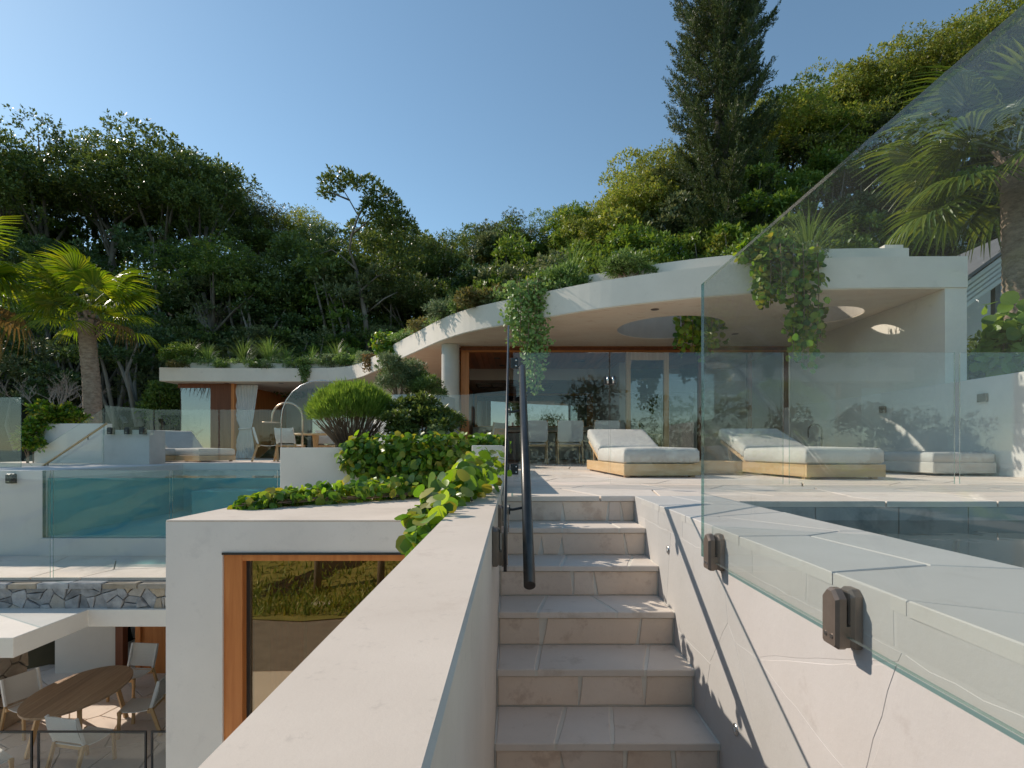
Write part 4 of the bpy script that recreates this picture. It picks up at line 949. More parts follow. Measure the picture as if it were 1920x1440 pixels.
MB().box(2.273,2.757,6.613,7.049,.13,.15).build('top', M['teak'], st); MB().box(2.3,2.36,6.7,6.76,0,.13).box(2.67,2.73,6.7,6.76,0,.13).box(2.3,2.36,6.9,6.96,0,.13).box(2.67,2.73,6.9,6.96,0,.13).build('legs', M['teakz'], st)
so = thing('outdoor_bench', 'low pale cushioned bench along the garden wall behind the right lounger', 'bench', (5.3, 7.5, 0))
MB().box(4.92,5.66,6.35,8.8,.03,.16).build('base', M['concrete'], so, .01)
for i in range(2):
    vs, fs = cushion(6, 8, .72, 1.20, .13, .02); MB().add([(x+4.925, y+6.36+1.22*i, z+.15) for x,y,z in vs], fs, 0, True).build('seat_cushion', M['greyfabric'], so)
tp = thing('outdoor_tap', 'arched dark metal tap standing by the garden wall beyond the bench', 'tap', (5.4, 9.75, 0))
MB().tube([(5.55,9.75,0),(5.55,9.75,.66)] + [(5.43+.12*math.cos(a), 9.75, .66+.10*math.sin(a)) for a in [k*math.pi/8 for k in range(1,9)]] + [(5.31,9.75,.52)], .014, 10).build('pipe', M['railmetal'], tp)
MB().tube([(5.55,9.75,.35),(5.49,9.70,.35)], .010, 8).build('lever', M['railmetal'], tp)

# pool terrace: day beds, chairs, table, curtain
DB = 'day beds by the pool'
for i, (px_, l_) in enumerate(((282, 'cream day bed by the pool behind the concrete block'), (372, 'cream day bed by the pool in front of the brown panels'))):
    lounger(l_, ((px_-HX)/FPX*13.1, 13.15, 0), math.radians(60 if i == 0 else 62), DB, 0.95, 2.1, 40)
PC = 'chairs at the pool terrace table'
chair('terrace_chair', 'teak and white chair seen side-on by the outdoor shower', ((500-HX)/FPX*13.9, 13.9, 0), math.radians(115), False, PC)
chair('terrace_chair', 'white backed chair facing away behind the arched glass', ((545-HX)/FPX*14.3, 14.3, 0), math.radians(170), False, PC)
chair('terrace_chair', 'white chair on the far side of the pool terrace table', ((610-HX)/FPX*15.5, 15.5, 0), math.radians(20), False, PC)
t = thing('terrace_table', 'round teak table on the pool terrace beside the bush', 'table', ((592-HX)/FPX*14.9, 14.9, 0))
c = ((592-HX)/FPX*14.9, 14.9, 0); MB().lathe([(0,.70),(.6,.70),(.6,.74),(0,.74)], c, 32).build('top', M['teak'], t); MB().lathe([(.07,0),(.06,.3),(.09,.70)], c, 12).build('pedestal', M['teakz'], t)
vs = []; fs = []; c0 = P(424,0,18.15).x; c1 = P(485,0,18.15).x
for j in range(15):
    z = 2.46 - 2.44*j/14; f = abs(z-1.0)/1.46 if z > 1.0 else (1.0-z)/1.0*0.55
    f = f**0.8; xa = c0*(f) + (c0*.28+c1*.72-.30)*(1-f); xb = c1*f + (c0*.28+c1*.72+.06)*(1-f)
    for i in range(49):
        u = i/48; vs.append((xa+(xb-xa)*u, 18.15+.05*math.sin(u*62)*(.4+.6*f), z))
for j in range(14):
    for i in range(48): fs.append((j*49+i, j*49+i+1, (j+1)*49+i+1, (j+1)*49+i))
ct = thing('curtain', 'white gathered curtain tied in the middle beside the brown timber panels', 'curtain', (-8.9, 18.15, 0))
MB().add(vs, fs, 0, True).build('cloth', M['curtain'], ct); MB().tube([((c0*.28+c1*.72)-.34,18.1,.98),((c0*.28+c1*.72)+.08,18.1,1.02)], .03, 8).build('tie', M['curtain'], ct)

# lower patio: oval table and chairs
TC = Vector((-6.79, 8.55, -4.2)); TA = math.radians(97)
tb = thing('patio_table', 'oval slatted teak table on the lower patio', 'table', TC, None, TA)
R2 = random.Random(4); a_, b_ = .94, .60; k = 9
for i in range(k):
    v0 = -b_ + 2*b_*i/k + .002; v1 = -b_ + 2*b_*(i+1)/k - .002; pts = []
    for s_, rng in ((1, range(0, 9)), (-1, range(8, -1, -1))):
        for q in rng:
            v = v0 + (v1-v0)*q/8; x_ = a_*math.sqrt(max(0, 1-(v/b_)**2)); pts.append((s_*x_, v, .715))
    MB().prism(pts, (0,0,.032)).build('top_plank', M['tabletop'], tb, 0.0, True)
MB().box(-.55,.55,-.05,.05,.64,.713).box(-.05,.05,-.4,.4,.641,.7125).build('under_frame', M['tabletop'], tb, 0, True)
for sx in (-1,1):
    for sy in (-1,1): MB().bar((sx*.58,sy*.36,0),(sx*.44,sy*.26,.70),.06,.06).build('leg', M['teakz'], tb, .004, True)
LC = 'chairs at the oval patio table'
for x_, y_, r_, l_ in ((-6.08,7.72,168,'white woven chair with its back to the camera, nearest at the oval table'),
                       (-5.92,8.75,-78,'teak and white chair side-on at the right of the oval table'),
                       (-6.95,9.95,-6,'white woven chair at the far end of the oval table by the timber door'),
                       (-7.72,8.75,70,'white chair on the left side of the oval table beside the stone pillar'),
                       (-6.95,7.10,150,'white chair at the near end of the oval table in the bottom left corner')):
    chair('patio_chair', l_, (x_, y_, -4.2), math.radians(r_), False, LC)
sf = thing('patio_sofa', 'grey cushioned sofa in the shade behind the patio table', 'sofa', (-5.4, 11.6, -4.2))
MB().box(-6.4,-3.6,11.3,12.2,-4.17,-3.85).build('base', M['plaster'], sf, .01)
vs, fs = cushion(8, 6, 2.8, .9, .2, .04); MB().add([(x-6.4, y+11.3, z-3.85) for x,y,z in vs], fs, 0, True).build('seat_cushion', M['fabric'], sf)
vs, fs = cushion(8, 6, 2.8, .3, .55, .04); MB().add([(x-6.4, y+11.9, z-3.66) for x,y,z in vs], fs, 0, True).build('back_cushion', M['fabric'], sf)
bk = MB().lathe([(0.0,0.0),(.30,0.0),(.40,.2),(.42,.45),(.36,.62),(.33,.62),(.38,.45),(.0,.3)], (-6.75,11.75,-4.2), 24).build('wicker_basket', M['teakz']); tag(bk, 'round brown wicker basket in the shade behind the patio doors', 'basket')

# ---------------------------------------------------------------- foliage
T_DIAMOND = (np.array([(0,0,0),(.45,.5,.07),(1,0,0),(.45,-.5,.07)], float), np.array([(0,1,2,3)]))
T_OVAL = (np.array([(0,0,0),(.22,.40,.07),(.68,.42,.06),(1,0,-.04),(.68,-.42,.06),(.22,-.40,.07)], float), np.array([(0,3,2,1),(0,5,4,3)]))
T_BLADE = (np.array([(0,.5,0),(0,-.5,0),(.35,-.5,.10),(.35,.5,.10),(.7,.36,.06),(.7,-.36,.06),(1,.03,-.10),(1,-.03,-.10)], float), np.array([(0,1,2,3),(3,2,5,4),(4,5,7,6)]))
def unit(v): return v / np.maximum(np.linalg.norm(v, axis=1, keepdims=True), 1e-9)
def rdir(n): return unit(RNG.normal(size=(n, 3)))
def cloud(name, pos, axis, nrm, L, W, tmpl, mat, parent=None, stuff=False, matidx=None, local=False):
    tv, tf = tmpl; n = len(pos); k = len(tv)
    axis = unit(axis); side = unit(np.cross(nrm, axis)); nrm = np.cross(axis, side)
    L = np.broadcast_to(L, (n,)); W = np.broadcast_to(W, (n,))
    v = pos[:,None,:] + tv[None,:,0,None]*(L[:,None,None]*axis[:,None,:]) + tv[None,:,1,None]*(W[:,None,None]*side[:,None,:]) + tv[None,:,2,None]*(L[:,None,None]*nrm[:,None,:])
    v = v.reshape(-1, 3).astype(np.float32)
    f = (tf[None,:,:] + (np.arange(n)*k)[:,None,None]).reshape(-1, 4)
    me = bpy.data.meshes.new(name); me.vertices.add(len(v)); me.vertices.foreach_set('co', v.ravel())
    me.loops.add(f.size); me.loops.foreach_set('vertex_index', f.ravel().astype(np.int32))
    me.polygons.add(len(f)); me.polygons.foreach_set('loop_start', (np.arange(len(f))*4).astype(np.int32)); me.polygons.foreach_set('loop_total', np.full(len(f), 4, np.int32))
    for m_ in (mat if isinstance(mat, (list, tuple)) else [mat]): me.materials.append(m_)
    if matidx is not None: me.polygons.foreach_set('material_index', np.repeat(matidx, len(tf)).astype(np.int32))
    me.update(calc_edges=True)
    if name is None: return me
    o = link(me, name, parent, local)
    if stuff: o['kind'] = 'stuff'
    return o
def clumps(c, rad, k, rel=(0.30,0.48), lift=-0.35):
    """lobes of a crown: centres near the surface of an ellipsoid"""
    d = rdir(k*3); d = d[d[:,2] > lift][:k]; r = RNG.uniform(.40, 1.0, (len(d),1))
    cen = np.array(c) + d*np.array(rad)*r; cr = RNG.uniform(*rel, len(d))*np.mean(rad)
    return cen, cr
def leaves_on(cen, cr, n, squash=0.75, per=6, sprig=.13):
    """leaves in sprigs round twig tips on the lobes of a crown"""
    w = cr**2; m = max(1, -(-n//per)); idx = RNG.choice(len(cr), m, p=w/w.sum()); d = rdir(m); d[:,2] = np.where(d[:,2] < -0.25, -d[:,2]*.6, d[:,2]); d = unit(d)
    bump = 1 + .16*np.sin(d[:,0]*5+idx*1.7)*np.cos(d[:,1]*6+idx) + .10*np.sin(d[:,2]*11+idx*.6)
    r = cr[idx]*RNG.uniform(.45, 1.06, m)**0.6*bump; tip = cen[idx] + d*r[:,None]*np.array([1,1,squash])
    tip = np.repeat(tip, per, 0)[:n]; dd = np.repeat(d, per, 0)[:n]; s_ = np.repeat(cr[idx], per)[:n]
    ax = unit(dd*.55 + rdir(n)*.8 + np.array([0,0,.12])); nr = unit(dd*.45 + rdir(n)*.55 + np.array([0,0,.65]))
    pos = tip + ax*(np.minimum(sprig, s_*.35)*RNG.uniform(.1,1.0,n))[:,None]
    return pos, ax, nr
def tree_meshes(seed, h, rad, leaves, mat, bark, leaf=0.20, trunk_r=0.16, kcl=26, crel=(.22,.42)):
    global RNG
    RNG = np.random.default_rng(seed); rr_ = random.Random(seed)
    top = h - rad[2]*1.28
    cen, cr = clumps((0,0,top), rad, kcl, crel)
    pos, ax, nr = leaves_on(cen, cr, leaves)
    L = RNG.uniform(.7, 1.3, leaves)*leaf
    o = cloud('crown', pos, ax, nr, L, L*.5, T_DIAMOND, mat); cm = o.data; bpy.data.objects.remove(o)
    mb = MB(); mb.tube([(0,0,-1.2),(rr_.uniform(-.2,.2),rr_.uniform(-.2,.2),top*.4),(rr_.uniform(-.4,.4),rr_.uniform(-.4,.4),top)], [trunk_r*1.3,trunk_r,trunk_r*.6], 7)
    for i in range(min(9, len(cr))):
        c_ = cen[i*2 % len(cr)]; s_ = (rr_.uniform(-.2,.2), rr_.uniform(-.2,.2), top*rr_.uniform(.4,.8))
        md = [(s_[a]*.45+c_[a]*.55) for a in range(3)]; md[2] += .2
        mb.tube([s_, md, tuple(c_)], [trunk_r*.5, trunk_r*.35, trunk_r*.12], 5, 0, False)
    return cm, mb.mesh('trunk', bark)

SKY = [(-60,270),(0,255),(95,245),(150,275),(200,262),(310,257),(370,285),(430,350),(500,360),(560,390),(610,400),(690,385),(760,425),(800,440),(870,425),(950,395),(1000,412),(1050,375),(1100,390),(1160,305),(1220,272),(1270,290),(1340,300),(1440,190),(1500,155),(1560,125),(1620,100),(1680,112),(1730,60),(1790,25),(1850,5),(1900,-10),(1980,-50)]
BOT = [(-60,770),(300,770),(310,690),(690,680),(760,630),(1000,530),(1280,490),(1500,470),(1760,460),(1980,480)]
sx_, sy_ = zip(*SKY); bx_, by_ = zip(*BOT)
def skyline(px): return float(np.interp(px, sx_, sy_))
def botline(px): return float(np.interp(px, bx_, by_))

KIND = []
for i, (mt, bk_, nl, lf) in enumerate((('leaf_dark','bark',20000,.155),('leaf_mid','bark',20000,.14),('leaf_olive','palebark',20000,.16),('leaf_dark','bark',20000,.165),('leaf_olive','bark',24000,.13),('leaf_grey','palebark',18000,.15))):
    KIND.append(tree_meshes(100+i, 10.0, (3.5,3.5,3.3), nl, M[mt], M[bk_], lf, .17, 34+5*i, (.20+.02*(i%3), .36+.04*(i%2))))
def place_tree(label, px, ptop, d, kind, sc=1.0, group=None, wide=1.0, cat='tree', name='tree', rnd=random.Random(1)):
    zt_ = EYE-(ptop-HY)/FPX*d; x = (px-HX)/FPX*d
    t = thing(name, label, cat, (x, d, zt_-10.0*sc), group, rnd.uniform(0, 6.28))
    cm, tm = KIND[kind]
    for me, nm in ((cm,'crown'),(tm,'trunk')): link(me, nm, t, True)
    t.scale = (sc*wide, sc*wide, sc); return t
GL = 'trees on the left ridge'; GR = 'trees on the right ridge'; GM = 'trees in the middle gap'
TREES = [
 ('dark broadleaf tree cut by the left edge on the skyline', 0, 250, 27, 0, .95, GL, 1.1),
 ('tallest glossy dark tree on the left skyline above the palm', 85, 232, 28, 3, 1.03, GL, 1.0),
 ('dark domed tree on the left skyline, left part of the second dome', 212, 246, 29, 0, .98, GL, .95),
 ('dark domed tree on the left skyline, right part of the second dome', 305, 236, 29, 3, 1.08, GL, 1.1),
 ('dark tree falling away at the right end of the left dome', 378, 272, 28, 0, .98, GL, .85),
 ('greyish tree just right of the left dome on the skyline', 470, 345, 34, 5, .8, GL, 1.1),
 ('olive tree on the sloping skyline left of the tall thin tree', 555, 382, 34, 4, .75, GL, 1.1),
 ('dark tree right of the tall thin tree on the skyline', 742, 408, 29, 0, .78, GM, 1.0),
 ('dark low tree at the lowest dip of the skyline', 822, 430, 30, 3, .7, GM, 1.0),
 ('mid green tree rising right of the lowest skyline dip', 890, 420, 34, 1, .7, GM, 1.0),
 ('rounded grey-green tree on the skyline above the roof curve', 962, 392, 33, 5, .72, GM, .95),
 ('small bushy green tree on the skyline between rounded trees', 1050, 374, 32, 1, .68, GM, .85),
 ('olive tree at the foot of the right slope skyline', 1110, 382, 30, 4, .8, GR, .9),
 ('large olive tree on the slope left of the tall pine', 1180, 296, 31, 2, .95, GR, 1.0),
 ('olive tree touching the left side of the tall pine', 1240, 270, 32, 4, .95, GR, .95),
 ('bright olive tree just right of the tall pine', 1470, 160, 31, 2, 1.0, GR, 1.05),
 ('olive ridge tree second right of the tall pine', 1560, 124, 32, 4, 1.0, GR, 1.0),
 ('ridge tree with a darker tuft in the middle of the right skyline', 1632, 96, 33, 2, 1.0, GR, 1.0),
 ('olive ridge tree above the slanting glass edge', 1715, 62, 32, 4, 1.0, GR, 1.05),
 ('high olive ridge tree at the top right of the sky', 1800, 22, 32, 2, 1.05, GR, 1.05),
 ('topmost olive ridge tree cut by the upper right edge', 1880, -12, 32, 4, 1.05, GR, 1.05),
 ('ridge tree behind the right palm at the corner', 1965, -45, 31, 2, 1.05, GR, 1.1),
 ('bright green dense tree behind the left palm crown', 400, 440, 24.5, 1, .62, GL, 1.45),
 ('bushy dark tree left of the pale trunk above the wing roof', 560, 470, 26.5, 3, .65, GL, 1.25),
 ('dark tree on the right of the pale leaning trunk', 775, 500, 25.5, 0, .62, GM, 1.1),
]
rt_ = random.Random(9)
for (l_, px_, py_, d_, k_, s_, g_, w_) in TREES: place_tree(l_, px_, py_, d_, k_, s_, g_, w_, rnd=rt_)

# the wood that fills the slope below the skyline: nobody could count it
RNG = np.random.default_rng(55); rw_ = random.Random(55)
PP, AA, NN, LL, MI = [], [], [], [], []; WB = MB()
def mass(px, py, d, r, n, mi, leaf=.2, squash=.85, lift=-.1):
    c = P(px, py, d); c = np.array((c.x, c.y, c.z - r*.8))
    cen, cr = clumps(c, (r, r, r*squash), 20, (.20,.36), lift); pos, ax, nr = leaves_on(cen, cr, n, .62)
    b_ = Vector((c[0]+rw_.uniform(-.5,.5), c[1]+.3, c[2]-r*2.2))
    for k_ in range(4):
        e_ = Vector(cen[k_ % len(cen)]); WB.tube([b_ + Vector((rw_.uniform(-.3,.3),0,0)), b_.lerp(e_,.55)+Vector((rw_.uniform(-.3,.3),rw_.uniform(-.3,0),.2)), e_], [.09,.06,.02], 5, 0, False)
    PP.append(pos); AA.append(ax); NN.append(nr); LL.append(RNG.uniform(.7,1.3,n)*leaf); MI.append(np.full(n, mi))
for px_ in range(-120, 2060, 92):
    s_ = skyline(px_); b_ = botline(px_)
    for f, d_ in ((.13, 33.0), (.31, 30.5), (.50, 28.3), (.70, 26.3), (.90, 24.4)):
        p_ = px_ + rw_.uniform(-40, 40); y_ = s_ + (b_-s_)*f + rw_.uniform(-20, 20)
        right = p_ > 1000 + 90*f
        mi = rw_.choice([2,2,2,1,3,5,1]) if right else rw_.choice([0,0,4,4,1,3,5])
        if p_ > 1480 and f > .45: mi = rw_.choice([0,4,4,1])
        mass(p_, y_, d_ + rw_.uniform(-.8,.8), rw_.uniform(1.9, 3.1), 5200, mi, rw_.uniform(.14,.23))
for px_ in range(-120, 760, 62):
    mass(px_ + rw_.uniform(-16,16), 470 + rw_.uniform(-70, 60) + max(0,px_-300)*.12, rw_.uniform(25, 26.5), rw_.uniform(1.5,2.2), 2600, rw_.choice([0,0,4,4,1,3]), rw_.uniform(.13,.2))
for px_ in range(340, 720, 36):
    mass(px_ + rw_.uniform(-14,14), 560 + rw_.uniform(-60, 60), rw_.uniform(23.8, 24.6), rw_.uniform(1.3,1.9), 2600, rw_.choice([0,4,4,1,3]), rw_.uniform(.12,.18), .9, -.7)
    mass(px_ + rw_.uniform(-14,14), 625 + rw_.uniform(-25, 25), rw_.uniform(23.4, 23.8), rw_.uniform(.9,1.3), 1900, rw_.choice([0,4,4,0,3]), rw_.uniform(.11,.16), .9, -.8)
for px_ in range(-100, 330, 48):
    mass(px_ + rw_.uniform(-20,20), 560 + rw_.uniform(-60, 60), rw_.uniform(22, 23.5), rw_.uniform(1.3,1.9), 2600, rw_.choice([0,4,4,1]), rw_.uniform(.12,.18), .9, -.7)
    mass(px_ + rw_.uniform(-20,20), 640 + rw_.uniform(-50, 70), rw_.uniform(19, 22), rw_.uniform(1.0,1.7), 3000, rw_.choice([0,4,3]), .13, .9, -.8)
PP = np.concatenate(PP); LL = np.concatenate(LL)
wd_ = cloud('woodland', PP, np.concatenate(AA), np.concatenate(NN), LL, LL*.5, T_DIAMOND, [M['leaf_dark'], M['leaf_mid'], M['leaf_olive'], M['leaf_grey'], M['leaf_deep'], M['leaf_lime'], M['leaf_brown']], None, True, np.concatenate(MI))
tag(wd_, 'dense evergreen woodland covering the hillside behind the house', 'woodland')
WB.build('branches', M['palebark'], wd_)['kind'] = 'stuff'

# tall thin tree with a pale trunk in front of the wood
RNG = np.random.default_rng(8)
t = thing('tall_tree', 'tall thin tree with a pale bare trunk standing above the wood', 'tree', P(695, 690, 23.5))
D_ = 23.5
def Q(px_, py_, dd=0.0): return P(px_, py_, D_+dd)
mb = MB(); mb.tube([Q(697,720), Q(690,640), Q(684,590), Q(676,545), Q(668,505)], [.13,.115,.10,.085,.07], 9)
mb.tube([Q(668,505), Q(655,470), Q(660,440), Q(672,405), Q(655,375), Q(640,350)], [.07,.055,.045,.035,.025,.015], 7)
for a in ([(676,545),(705,520),(735,505),(760,490)], [(668,505),(640,480),(622,468),(600,476)], [(660,440),(690,415),(715,395)], [(655,375),(630,365),(612,358)], [(672,405),(690,375),(700,350)], [(684,590),(720,560),(745,548)]):
    mb.tube([Q(x_,y_, rt_.uniform(-.6,.6)) for x_,y_ in a], [.045,.032,.022,.012][:len(a)], 6)
mb.build('trunk', M['bark'], t)
cl = [(640,342,.55),(622,352,.45),(660,348,.5),(612,366,.28),(690,355,.55),(715,378,.6),(725,395,.6),(735,420,.7),(700,400,.5),(752,440,.7),(672,430,.45),(600,478,.4),(765,480,.7),(640,470,.5),(745,505,.6),(690,465,.5),(715,450,.6)]
cen = np.array([tuple(Q(x_,y_, rt_.uniform(-.7,.7))) for x_,y_,r_ in cl]); cr = np.array([r_*1.15 for _,_,r_ in cl])
pos, ax, nr = leaves_on(cen, cr, 7500); Lr = RNG.uniform(.7,1.3,7500)*.15
cloud('crown', pos, ax, nr, Lr, Lr*.5, T_DIAMOND, M['leaf_dark'], t)

# tall pine
RNG = np.random.default_rng(31); rp_ = random.Random(31)
D_ = 28.0; c_ = P(1352, 500, D_); zb = P(0,520,D_).z; zt_ = P(0,-620,D_).z
t = thing('pine_tree', 'tall dark column-shaped pine rising above the house, its tip out of frame', 'tree', (c_.x, D_, zb-4))
MB().tube([(c_.x, D_, zb-5), (c_.x, D_, (zb+zt_)/2), (c_.x+.2, D_, zt_)], [.42,.3,.05], 10).build('trunk', M['bark'], t)
br = MB(); pp, aa, nn, ll = [], [], [], []
def spray(p0, p1, lift, n_, fat):
    """a foliage-clad branchlet: needles packed round a short upcurved axis"""
    u = RNG.uniform(0, 1, n_); ax_ = np.array(p1) - np.array(p0)
    p = np.array(p0) + u[:,None]*ax_ + np.outer(lift*u**2, [0,0,1.0]); sd = RNG.normal(size=(n_,3))*fat*(.6+.6*np.sin(np.clip(u*1.25,0,1)*3.14)[:,None])
    pp.append(p + sd); aa.append(unit(unit(ax_[None,:])*.55 + sd/fat*.35 + np.array([0,0,.55]))); nn.append(rdir(n_)); ll.append(RNG.uniform(.08,.15,n_))
z = zb - 2.5
while z < zt_ - .5:
    f = (z-zb)/(zt_-zb); R_ = 2.65*(1 - .55*max(0,f)**1.4)*(1 if f > .02 else .9)
    nb_ = rp_.randint(7, 9); a0 = rp_.uniform(0, 6.28)
    for i in range(nb_):
        a = a0 + 6.283*i/nb_ + rp_.uniform(-.2,.2); R1 = R_*rp_.uniform(.72,1.12); dr = rp_.uniform(.04,.16); zz = z + rp_.uniform(-.10,.10)
        pts = []
        for q in range(6):
            u = q/5; pts.append(np.array((c_.x + math.cos(a)*R1*u, D_ + math.sin(a)*R1*u, zz + R1*(-dr*math.sin(u*3.14) + .26*u**3))))
        br.tube([tuple(p) for p in pts], [.05,.04,.03,.024,.018,.012], 4, 0, False)
        spray(pts[3], pts[5] + (pts[5]-pts[4])*.6, .30, 190, .05)
        for u in (.3,.44,.58,.70,.82,.92):
            k = min(4, int(u*5)); p = pts[k]*(1-(u*5-k)) + pts[k+1]*(u*5-k)
            for sg in (-1, 1):
                b_ = a + sg*rp_.uniform(.7,1.15); l_ = R1*rp_.uniform(.18,.30)*(1.25-u*.5)
                spray(p, p + np.array((math.cos(b_)*l_, math.sin(b_)*l_, .03)), rp_.uniform(.14,.30), 80, .042)
    z += rp_.uniform(.44,.58)
br.build('branches', M['bark'], t)
ll = np.concatenate(ll); cloud('needle_foliage', np.concatenate(pp), np.concatenate(aa), np.concatenate(nn), ll, ll*.30, T_DIAMOND, M['leaf_pine'], t)

# ---------------------------------------------------------------- fan palms
def frond_mesh(seed, nblade=30, R_=0.85, droop=.35, tipdry=False):
    r_ = random.Random(seed); vs = []; fs = []
    # petiole along +X from the origin, fan at its end
    pl_ = 1.05
    def pt(x, y, z): vs.append((x, y, z)); return len(vs)-1
    prev = None
    for i in range(5):
        u = i/4; x = pl_*u; z = -.10*u*u; w = .02*(1-u*.5)
        q = [pt(x, -w, z), pt(x, w, z), pt(x, 0, z-.02)]
        if prev:
            for k in range(3): fs.append((prev[k], prev[(k+1)%3], q[(k+1)%3], q[k]))
        prev = q
    for b in range(nblade):
        a = math.radians(-125 + 250*b/(nblade-1)) + r_.uniform(-.03,.03); l = R_*(1 - .18*abs(a)/2.2)*r_.uniform(.88,1.06)
        w = R_*.062; dx, dy = math.cos(a), math.sin(a); sx, sy = -dy, dx; p0 = None; dz0 = -.10
        for k in range(5):
            u = k/4; rad_ = .06 + l*u; ww = w*(0.5+1.0*min(1,u/.5) if u < .5 else 1.5*(1-(u-.5)/.5)*.9+.06)*.5
            z = dz0 + .10*math.sin(min(1,u*1.6)*1.57) - droop*max(0,u-.45)**1.6*l*2.2 - .10*abs(dy)*u
            q = [pt(pl_ + dx*rad_ + sx*ww, dy*rad_ + sy*ww, z), pt(pl_ + dx*rad_, dy*rad_, z-.012), pt(pl_ + dx*rad_ - sx*ww, dy*rad_ - sy*ww, z)]
            if p0:
                fs.append((p0[0], p0[1], q[1], q[0])); fs.append((p0[1], p0[2], q[2], q[1]))
            p0 = q
    return vs, fs
def palm(label, base, top, tr, size, mat, n, seed, name='fan_palm', dry=5, emin=-38, emax=80):
    r_ = random.Random(seed); base = Vector(base); top = Vector(top)
    t = thing(name, label, 'palm tree', base)
    mb = MB(); ring = []; rad_ = []; H = (top-base).length; k = int(H/.055)
    for i in range(k+1):
        u = i/k; p = base.lerp(top, u); ring.append(p + Vector((.03*math.sin(u*5), .02*math.cos(u*4), 0))); rad_.append(tr*(1.12-.15*u) * (1 + (.035 if i % 2 else -.03)) * r_.uniform(.98,1.03))
    mb.tube(ring, rad_, 18); trunk = mb.build('trunk', M['palmbark'], t)
    mb = MB()
    for i in range(40):
        a = r_.uniform(0, 6.28); z_ = r_.uniform(-.55, .10); p = top + Vector((math.cos(a)*tr*.9, math.sin(a)*tr*.9, z_*.9)); q = p + Vector((math.cos(a)*r_.uniform(.06,.16), math.sin(a)*r_.uniform(.06,.16), r_.uniform(.12,.30)))
        mb.bar(p, q, .07, .02, (math.cos(a), math.sin(a), .2))
    mb.build('leaf_bases', M['palmbark'], trunk)
    ms = [MB().add(*frond_mesh(seed*10+j, 34, .92, (.20,.38,.55)[j])).mesh('frond', M[mat]) for j in range(3)]
    md = MB().add(*frond_mesh(seed*10+7, 24, .8, 1.0)).mesh('frond', M['leaf_dry'])
    for i in range(n):
        f = i/(n-1); el = math.radians(emin + (emax-emin)*f**1.1 + r_.uniform(-8,8)); az = i*2.39996 + r_.uniform(-.3,.3)
        isdry = i < dry; s_ = size*r_.uniform(.85,1.1)
        m_ = Matrix.Translation(top + Vector((0,0,.05+.25*f))) @ Matrix.Rotation(az, 4, 'Z') @ Matrix.Rotation(-el, 4, 'Y') @ Matrix.Rotation(r_.uniform(-.4,.4), 4, 'X') @ Matrix.Diagonal((s_,s_,s_,1))
        o_ = link(md if isdry else ms[(0 if f > .6 else 1) if r_.random() < .7 else 2], 'frond', t, False)
        o_.matrix_basis = m_
    return t
palm('fan palm with sunlit yellow-green leaves standing left by the pool', P(172,800,14.0), P(166,598,14.0), .185, .86, 'leaf_palm', 26, 3, dry=1, emin=-14, emax=60)
palm('fan palm mostly out of frame at the left edge, only leaf tips showing', P(-95,800,13.5), P(-98,545,13.5), .19, 1.1, 'leaf_palm', 26, 4)
palm('fan palm with a thick shaggy trunk at the right edge behind the glass', P(1908,760,9.0), P(1906,310,9.0), .20, 1.06, 'leaf_palm2', 30, 5, dry=0, emin=-24, emax=66)

# ---------------------------------------------------------------- shrubs, grasses, vines
def shrub(name, label, c, rad, n, leaf, mat, group=None, stems=None, aspect=.5, tmpl=T_DIAMOND, k=16, rel=(.3,.5), cat='shrub', lift=-.35):
    global RNG
    base = Vector((c[0], c[1], c[2]-rad[2])); t = thing(name, label, cat, base, group)
    cen, cr = clumps(c, rad, k, rel, lift); pos, ax, nr = leaves_on(cen, cr, n); L = RNG.uniform(.7,1.3,n)*leaf
    cloud('foliage', pos, ax, nr, L, L*aspect, tmpl, M[mat], t)
    mb = MB(); rs_ = random.Random(n)
    for i in range(stems or 6):
        e = cen[i % len(cen)]; mid = (Vector(e)+base)*.5 + Vector((rs_.uniform(-.05,.05),rs_.uniform(-.05,.05),.03)); mb.tube([base + Vector((rs_.uniform(-.08,.08),rs_.uniform(-.08,.08),-.05)), mid, Vector(e)], [.018,.012,.006], 5, 0, False)
    mb.build('stems', M['twig'], t); return t
# round bush with fine upright twigs
RNG = np.random.default_rng(61)
bc = P(662, 838, 8.0); bc.z = .30
t = thing('round_bush', 'round bright green fine-leaved bush with bare brown stems below', 'shrub', bc)
mb = MB(); rb_ = random.Random(6); tips = []; 
for i in range(240):
    a = rb_.uniform(0, 6.28); s_ = math.sqrt(rb_.random()); top_ = Vector((bc.x + math.cos(a)*s_*.58, bc.y + math.sin(a)*s_*.58, bc.z + .34 + .22*(1-s_*s_) + rb_.uniform(-.05,.1)))
    b0 = Vector((bc.x+math.cos(a)*s_*.16, bc.y+math.sin(a)*s_*.16, bc.z-.02)); md = b0.lerp(top_,.5) + Vector((rb_.uniform(-.04,.04), rb_.uniform(-.04,.04), .03))
    mb.tube([b0, md, top_], [.007,.0055,.004], 4, 0, False)
mb.build('stems', M['twig'], t)
n = 30000; d = rdir(n); d[:,2] = np.abs(d[:,2])*1.0 - .22*(RNG.random(n) < .45); d = unit(d)
r = RNG.uniform(.5, 1.0, n)**.5*(1+.14*(RNG.random(n)<.12)*RNG.random(n)+.07*np.sin(d[:,0]*9)*np.cos(d[:,1]*8+d[:,2]*7)); pos = np.array(bc) + np.array([0,0,.52]) + d*r[:,None]*np.array([.60,.60,.43])
ax = unit(d*.7 + rdir(n)*.35 + np.array([0,0,.75])); L = RNG.uniform(.05,.11,n); cloud('foliage', pos, ax, rdir(n), L, L*.10, T_DIAMOND, M['leaf_bright'], t)
RNG = np.random.default_rng(62)
